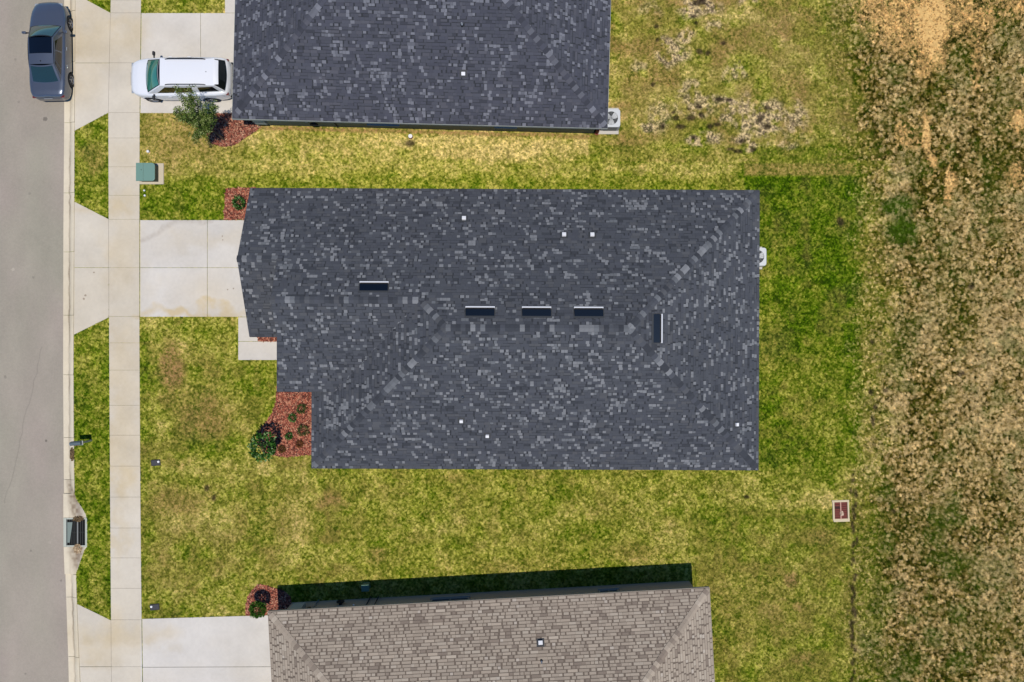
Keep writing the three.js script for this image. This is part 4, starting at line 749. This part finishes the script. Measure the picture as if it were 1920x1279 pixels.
const tint = (r, g, b) => new THREE.MeshPhysicalMaterial({ color: col(r, g, b), roughness: 0.06, clearcoat: 1, clearcoatRoughness: 0.02 });
const redLamp = new THREE.MeshPhysicalMaterial({ color: col(112, 24, 22), roughness: 0.15, clearcoat: 1 }), clearLamp = new THREE.MeshPhysicalMaterial({ color: col(190, 196, 200), roughness: 0.12, clearcoat: 1, metalness: 0.3 });
const sedan = vehicle({
  name: 'parked_sedan', label: 'dark silver sedan with a black glass roof parked on the street', category: 'car', at: [-22.82, -0.1, -14.33], turn: Math.PI / 2 + 0.018, L: 4.84, W: 1.83, R: 0.33, axles: [1.43, -1.38], clear: 0.16,
  top: [[0, 0.56], [0.015, 0.64], [0.05, 0.7], [0.12, 0.77], [0.26, 0.87], [0.32, 0.9], [0.5, 0.93], [0.72, 0.95], [0.8, 0.97], [0.93, 0.97], [0.975, 0.93], [0.99, 0.84], [1, 0.72]],
  half: [[0, 0.4], [0.006, 0.54], [0.02, 0.69], [0.05, 0.82], [0.1, 0.92], [0.16, 0.97], [0.24, 0.995], [0.35, 1], [0.7, 1], [0.85, 0.985], [0.93, 0.94], [0.97, 0.87], [0.99, 0.76], [1, 0.64]],
  bottom: [[0, 0.34], [0.02, 0.24], [0.1, 0.2], [0.9, 0.21], [0.98, 0.3], [1, 0.42]], crown: [[0, 0.02], [0.1, 0.06], [0.28, 0.05], [0.36, 0.0], [0.75, 0.0], [0.82, 0.03], [1, 0.02]],
  paint: carPaint(col(108, 116, 130), 0.3, 0.6), mirrorPaint: carPaint(col(108, 116, 130), 0.3, 0.6), glass: tint(20, 22, 22), windGlass: tint(60, 86, 84), rearGlass: tint(38, 62, 66), roofGlass: tint(10, 10, 12), sunroof: 0.6,
  cabin: { fx: 1.08, fy: 0.9, fw: 0.8, bx: -1.66, by: 0.97, bw: 0.72, tx: 0.36, ty: 1.4, tw: 0.61, ux: -0.92, uy: 1.38, uw: 0.6, swell: 0.05, noseF: 0.16, noseB: 0.12 },
  rear: [0.07, 0.93, 0.06, 0.92], side: [[0.17, 0.46], [0.49, 0.78], [0.8, 0.9]], lampY: [0.62, 0.78], tail: [0.2, 0.12, 0.2, 0.14, 0.235], lamp: clearLamp, red: redLamp, handle: clearLamp, handleY: 0.78,
});
part('antenna', new THREE.ConeGeometry(0.035, 0.09, 10).translate(-0.78, 1.45, 0), darkPlastic, sedan);
part('trunk_emblem', box(0.015, 0.05, 0.42, -2.425, 0.8, 0), clearLamp, sedan);
part('dash_panel', rbox(0.1, 0.02, 0.12, 0.008, 0.95, 1.03, 0.1), std(col(190, 200, 200), 0.6), sedan);
const suv = vehicle({
  name: 'parked_suv', label: 'white sport utility vehicle with roof rails parked on the concrete driveway', category: 'car', at: [-16.24, 0.035, -12.88], turn: Math.PI, L: 4.95, W: 1.95, R: 0.37, axles: [1.5, -1.4], clear: 0.2,
  top: [[0, 0.66], [0.015, 0.8], [0.04, 0.9], [0.1, 0.97], [0.22, 1.04], [0.32, 1.08], [0.5, 1.1], [0.8, 1.14], [0.93, 1.14], [0.97, 1.08], [0.99, 0.96], [1, 0.84]],
  half: [[0, 0.42], [0.008, 0.57], [0.025, 0.72], [0.06, 0.85], [0.11, 0.93], [0.18, 0.975], [0.25, 0.995], [0.35, 1], [0.7, 1], [0.86, 0.99], [0.94, 0.95], [0.98, 0.88], [1, 0.74]],
  bottom: [[0, 0.4], [0.02, 0.3], [0.1, 0.25], [0.9, 0.26], [0.98, 0.34], [1, 0.46]], crown: [[0, 0.02], [0.08, 0.05], [0.22, 0.06], [0.32, 0.02], [0.9, 0.01], [1, 0.02]],
  paint: carPaint(col(240, 243, 248), 0.4, 0), mirrorPaint: darkPlastic, glass: tint(20, 26, 24), windGlass: tint(52, 124, 106), rearGlass: tint(12, 13, 15),
  cabin: { fx: 1.46, fy: 1.06, fw: 0.84, bx: -2.3, by: 1.14, bw: 0.76, tx: 0.62, ty: 1.68, tw: 0.66, ux: -1.98, uy: 1.68, uw: 0.65, swell: 0.05, noseF: 0.2, noseB: 0.14 },
  rear: [0.02, 0.98, 0.03, 0.97], side: [[0.11, 0.33], [0.345, 0.58], [0.68, 0.94]], lampY: [0.8, 0.9], tail: [0.18, 0.16, 0.14, 0.15, 0.165], lamp: clearLamp, red: redLamp, handle: std(col(240, 243, 248), 0.4), handleY: 0.98, rails: darkPlastic,
});
part('roof_spoiler', sheet([V3(-1.94, 1.7, 0.6), V3(-1.94, 1.7, -0.6), V3(-2.16, 1.62, -0.57), V3(-2.16, 1.62, 0.57)], 8, 3, V3(0, 0.04, 0)), carPaint(col(240, 243, 248), 0.4, 0), suv);
part('antenna', new THREE.ConeGeometry(0.03, 0.08, 8).translate(-1.6, 1.76, 0), M.galv, suv);
part('rear_bumper', rbox(0.22, 0.2, 1.7, 0.08, -2.38, 0.5, 0), darkPlastic, suv);
part('wiper', box(0.03, 0.02, 1.25, 1.5, 1.08, 0), darkPlastic, suv);

/* ---------- things in the yards ---------- */
function condenser(at0, label, padPoly, fanTurn) {
  const c = thing('air_conditioner', label, 'air conditioner', [at0[0], 0, at0[1]], 0, 'outdoor condensers');
  const s = 0.86, H = 0.84, cab = std(col(206, 210, 212), 0.5), dk = std(col(52, 56, 58), 0.7);
  { const p = new THREE.Shape(), r = 0.12, a = s / 2; p.moveTo(-a + r, -a); p.lineTo(a - r, -a); p.absarc(a - r, -a + r, r, -Math.PI / 2, 0); p.lineTo(a, a - r); p.absarc(a - r, a - r, r, 0, Math.PI / 2); p.lineTo(-a + r, a); p.absarc(-a + r, a - r, r, Math.PI / 2, Math.PI); p.lineTo(-a, -a + r); p.absarc(-a + r, -a + r, r, Math.PI, Math.PI * 1.5);
    part('cabinet', new THREE.ExtrudeGeometry(p, { depth: H - 0.12, bevelEnabled: false }).rotateX(-Math.PI / 2).translate(0, 0.07, 0), dk, c);
    const hole = new THREE.Path(); hole.absarc(0, 0, 0.335, 0, Math.PI * 2, true); p.holes.push(hole); part('top_panel', new THREE.ExtrudeGeometry(p, { depth: 0.05, bevelEnabled: true, bevelSize: 0.012, bevelThickness: 0.012, bevelSegments: 2, curveSegments: 24 }).rotateX(-Math.PI / 2).translate(0, H - 0.06, 0), cab, c); }
  for (let i = 0; i < 9; i++) part('louver', rbox(s + 0.01, 0.014, s + 0.01, 0.006, 0, 0.14 + i * 0.072, 0), std(col(120, 124, 124), 0.6), c);
  const fan = new THREE.Group(); fan.name = 'fan'; fan.position.y = H - 0.045; fan.rotation.y = fanTurn; c.add(fan);
  for (let i = 0; i < 3; i++) { const sh = new THREE.Shape(); sh.moveTo(0.05, -0.05); sh.quadraticCurveTo(0.2, -0.16, 0.31, -0.1); sh.absarc(0, 0, 0.325, -0.32, 0.55); sh.quadraticCurveTo(0.14, 0.14, 0.05, 0.06); part('blade', new THREE.ExtrudeGeometry(sh, { depth: 0.01, bevelEnabled: false }).rotateX(-Math.PI / 2 + 0.12).rotateY(i * 2.094), cab, fan); }
  part('hub', cyl(0.085, 0.085, 0.05, 18), cab, fan);
  const wires = []; for (const r of [0.08, 0.14, 0.2, 0.26, 0.32]) wires.push(new THREE.TorusGeometry(r, 0.004, 4, 36).rotateX(Math.PI / 2)); for (let i = 0; i < 8; i++) wires.push(box(0.66, 0.006, 0.006).rotateY(i * Math.PI / 8));
  part('grille', merge(wires).translate(0, H + 0.012, 0), std(col(130, 134, 136), 0.5, 0.3), c);
  part('pad', prism(plan(padPoly).map(([x, z]) => [x - at0[0], z - at0[1]]), 0.004, 0.07), concreteGrey, c);
  return c;
}
condenser([4.86, -10.92], 'pale square condenser with a visible fan at the corner of the slate roofed house', padAcTop, 0.5);
condenser([12.02, -4.13], 'pale condenser half hidden under the eave of the house with the gabled garage', padAcMid, 0.2);
{ const m = solo('corner_post', merge([cyl(0.09, 0.1, 0.7, 12, 0, 0.35, 0), new THREE.SphereGeometry(0.1, 12, 8).translate(0, 0.7, 0), cyl(0.13, 0.13, 0.06, 12, 0, 0.03, 0)]), std(col(150, 74, 58), 0.8), 'short reddish brown post beside the condenser with the visible fan', 'post'); m.position.set(px(1119), 0, pz(249)); }
{ // pad mounted transformer
  const cx = -18.05, cz = -8.33, t = thing('transformer_box', 'green metal transformer box on a concrete pad beside the sidewalk', 'utility box', [cx, 0, cz]), gm = new THREE.MeshPhysicalMaterial({ color: col(112, 150, 136), roughness: 0.42, clearcoat: 0.3 }), gd = std(col(92, 122, 110), 0.6);
  part('pad', prism([[-0.55, -0.54], [0.66, -0.54], [0.66, 0.5], [-0.55, 0.5]], -0.05, 0.09), std(col(206, 194, 168), 0.9), t);
  part('cabinet', rbox(0.82, 0.5, 0.78, 0.02, 0, 0.34, 0), std(col(70, 86, 74), 0.6), t);
  { const p = new THREE.Shape(), r = 0.14; p.moveTo(-0.45, -0.43); p.lineTo(0.45 - r, -0.43); p.absarc(0.45 - r, -0.43 + r, r, -Math.PI / 2, 0); p.lineTo(0.45, 0.43 - r); p.absarc(0.45 - r, 0.43 - r, r, 0, Math.PI / 2); p.lineTo(-0.45, 0.43); p.closePath();
    part('lid', new THREE.ExtrudeGeometry(p, { depth: 0.05, bevelEnabled: true, bevelSize: 0.015, bevelThickness: 0.015, bevelSegments: 2 }).rotateX(-Math.PI / 2).translate(0, 0.58, 0), gm, t); }
  part('lid_seam', box(0.012, 0.012, 0.86, -0.1, 0.648, 0), gd, t); part('lock', rbox(0.05, 0.03, 0.05, 0.01, -0.2, 0.655, -0.1), gd, t); part('hinge', box(0.02, 0.02, 0.6, 0.42, 0.6, 0), gd, t);
}
{ const t = thing('mailbox', 'grey arched mailbox on a post at the curb', 'mailbox', [px(168), 0, pz(826)], 0.08), bm = new THREE.MeshPhysicalMaterial({ color: col(110, 124, 128), roughness: 0.45, metalness: 0.4 });
  const p = new THREE.Shape(); p.moveTo(-0.085, 0); p.lineTo(0.085, 0); p.lineTo(0.085, 0.11); p.absarc(0, 0.11, 0.085, 0, Math.PI); p.lineTo(-0.085, 0);
  part('box', new THREE.ExtrudeGeometry(p, { depth: 0.5, bevelEnabled: true, bevelSize: 0.008, bevelThickness: 0.008, bevelSegments: 2 }).rotateY(Math.PI / 2).translate(-0.32, 1.06, 0), bm, t);
  part('front_door', cyl(0.09, 0.09, 0.02, 20).rotateZ(Math.PI / 2).translate(-0.34, 1.15, 0), M.galv, t); part('flag', box(0.1, 0.05, 0.01, 0.0, 1.2, 0.1), std(col(150, 60, 50), 0.6), t);
  part('bottom_rail', box(0.56, 0.03, 0.215, -0.06, 1.04, 0), M.galv, t); part('post', rbox(0.09, 1.05, 0.09, 0.01, 0.1, 0.525, 0), M.galv, t); part('arm', box(0.4, 0.06, 0.06, -0.06, 0.99, 0), M.galv, t); }
function meterBox(u, v, turn, label, sx) {
  const t = thing('water_meter_box', label, 'meter box', [px(u), 0, pz(v)], turn, 'meter boxes in the lawn'); const bk = std(col(34, 36, 42), 0.7);
  part('rim', rbox(0.47, 0.06, 0.31, 0.02, 0, 0.03, 0), bk, t); part('lid', rbox(0.42, 0.03, 0.26, 0.015, 0, 0.055, 0), std(col(44, 46, 54), 0.6), t); part('reader_cap', cyl(0.05, 0.06, 0.04, 16, sx * 0.15, 0.085, -0.04), M.white, t);
}
meterBox(292.5, 867.5, 0.08, 'black water meter box with a white cap in the middle of the front lawn', 1);
meterBox(290.5, 1138, 0.1, 'black water meter box with a white cap beside the driveway of the brown roofed house', -1);
function stub(name, u, v, h, r, label, group) { const t = thing(name, label, 'pipe', [px(u), 0, pz(v)], 0, group); part('pipe', cyl(r * 0.8, r * 0.8, h, 14, 0, h / 2, 0), M.white, t); part('cap', new THREE.SphereGeometry(r, 16, 10, 0, 6.3, 0, Math.PI / 2).translate(0, h - 0.02, 0), M.white, t); }
stub('cleanout_pipe', 279.5, 285, 0.16, 0.075, 'white capped pipe in the lawn behind the green transformer box');
stub('cleanout_pipe', 271.5, 357.5, 0.1, 0.05, 'smaller white capped pipe in the lawn right beside the transformer pad');
stub('cleanout_pipe', 272.5, 367, 0.1, 0.055, 'small white capped pipe between the transformer pad and the garage driveway');
{ const t = thing('garden_light', 'white capped ground light in the dry strip beside the olive wall', 'light', [px(771), 0, pz(258.5)]); part('stake', cyl(0.03, 0.03, 0.3, 10, 0, 0.15, 0), M.black, t); part('head', cyl(0.1, 0.07, 0.1, 18, 0, 0.32, 0), M.white, t); part('collar', cyl(0.12, 0.12, 0.02, 18, 0, 0.26, 0), std(col(120, 70, 56), 0.8), t); }
{ const t = thing('utility_pedestal', 'dark green utility pedestal in the shade of the tan wall', 'utility box', [px(688), 0, pz(1097)], 0.05), gm = std(col(90, 130, 112), 0.6); part('box', rbox(0.34, 0.5, 0.3, 0.03, 0, 0.25, 0), gm, t); part('cap', rbox(0.38, 0.06, 0.34, 0.025, 0, 0.52, 0), gm, t); }
{ // storm drain inlet at the kerb
  const x0 = px(118.3), x1 = px(163.2), z0 = pz(971.4), z1 = pz(1025.6), cx = (x0 + x1) / 2, cz = (z0 + z1) / 2, w = x1 - x0, d = z1 - z0, t = thing('storm_drain', 'concrete framed storm drain grate in the curb', 'storm drain', [cx, 0, cz]), fm = std(col(188, 192, 178), 0.85), iron = std(col(40, 44, 42), 0.7, 0.2);
  const y = -0.03, fw = 0.15; part('frame', merge([box(fw * 0.95, 0.14, d, -w / 2 + fw * 0.47, y - 0.05, 0), box(0.09, 0.16, d, w / 2 - 0.045, y - 0.03, 0), box(w - fw - 0.09, 0.14, 0.07, 0.03, y - 0.05, -d / 2 + 0.035), box(w - fw - 0.09, 0.14, 0.07, 0.03, y - 0.05, d / 2 - 0.035)]), fm, t);
  part('pit', box(w - 0.2, 0.02, d - 0.14, 0.03, -0.135, 0), M.black, t);
  for (let i = 0; i < 9; i++) part('grate_bar', box(0.035, 0.05, d - 0.15, -w / 2 + 0.2 + i * (w - 0.34) / 8, -0.07, 0), iron, t);
  part('cross_bar', box(w - 0.26, 0.04, 0.03, 0.03, -0.075, 0.0), iron, t); part('cross_bar', box(0.04, 0.05, d - 0.16, 0.1, -0.055, 0), std(col(150, 152, 148), 0.6, 0.3), t);
  part('steel_plate', prism([[-0.42, -0.5], [-0.16, -0.5], [-0.3, 0.52], [-0.42, 0.52]], -0.05, -0.035), std(col(128, 142, 134), 0.5, 0.3), t);
}
function soil(u, v, ru, rv, y, n, label, seed, tones) { // loose clods and sand
  const r = rng(seed), g = []; const list = []; for (let i = 0; i < n; i++) { const a = r() * 6.283, q = Math.sqrt(r()); list.push([Math.cos(a) * q * ru / U, Math.sin(a) * q * rv / U, 0.015 + 0.05 * r() * (1.2 - q)]); }
  const m = new THREE.InstancedMesh(new THREE.IcosahedronGeometry(1, 0), std(0xffffff, 1), n); m.name = numbered('loose_soil'); const M4 = new THREE.Matrix4(), cc = new THREE.Color(), q4 = new THREE.Quaternion();
  list.forEach(([x, z, s], i) => { q4.setFromEuler(new THREE.Euler(r() * 6, r() * 6, r() * 6)); M4.compose(V3(px(u) + x, y + s * 0.3, pz(v) + z), q4, V3(s * (1 + r()), s * 0.7, s * (1 + r()))); m.setMatrixAt(i, M4); const t = tones[Math.floor(r() * tones.length)], k = 0.7 + 0.6 * r(); m.setColorAt(i, cc.setRGB(t[0] * k, t[1] * k, t[2] * k)); });
  tag(m, label, 'soil', null, 'stuff'); scene.add(m);
}
const EARTH = [base(104, 84, 54), base(80, 64, 38), base(126, 104, 72)], SAND2 = [base(176, 152, 118), base(156, 130, 98), base(196, 174, 140)];
soil(135.5, 852, 4, 13, 0.02, 160, 'dark clods of soil spilled on the curb beside the mailbox', 501, EARTH);
soil(146, 973, 11, 5, -0.02, 120, 'sandy dirt washed over the mailbox side of the storm drain', 502, EARTH);
soil(145, 1029, 8, 9, -0.015, 170, 'sandy dirt piled on the driveway side of the storm drain', 503, SAND2);
{ // yard drain
  const t = thing('yard_drain', 'square concrete yard drain with a rust red grate in the back lawn', 'drain', [px(1576), 0, pz(957.5)], 0.03), cm = std(col(216, 200, 164), 0.95), rust = std(col(122, 58, 46), 0.85, 0.1), dark = std(col(60, 30, 26), 0.9);
  part('rim', merge([box(0.86, 0.12, 0.1, 0, 0.0, -0.48), box(0.8, 0.12, 0.15, 0.03, 0.0, 0.475), box(0.09, 0.12, 0.95, -0.36, 0.003, 0), box(0.08, 0.12, 0.95, 0.38, 0.003, 0)]), cm, t);
  part('pit', box(0.7, 0.01, 0.9, 0.01, 0.012, 0), dark, t);
  for (const s of [0, 1]) for (let i = 0; i < 8; i++) { if (!s && i === 2) continue; part('grate_slat', box(s ? 0.3 : 0.27, 0.03, 0.085, s ? 0.17 : -0.17, 0.035 + 0.004 * ((i * 7) % 3), -0.38 + i * 0.108), rust, t); }
  part('divider', box(0.05, 0.05, 0.86, -0.005, 0.045, 0), std(col(206, 160, 140), 0.9), t);
}
soil(1577.5, 962.5, 3, 4, 0.06, 50, 'small heap of pale sand on the rust red yard drain', 504, [base(232, 206, 180), base(214, 186, 160)]);
console.log('things done');
shade(scene);
renderer.render(scene, camera);
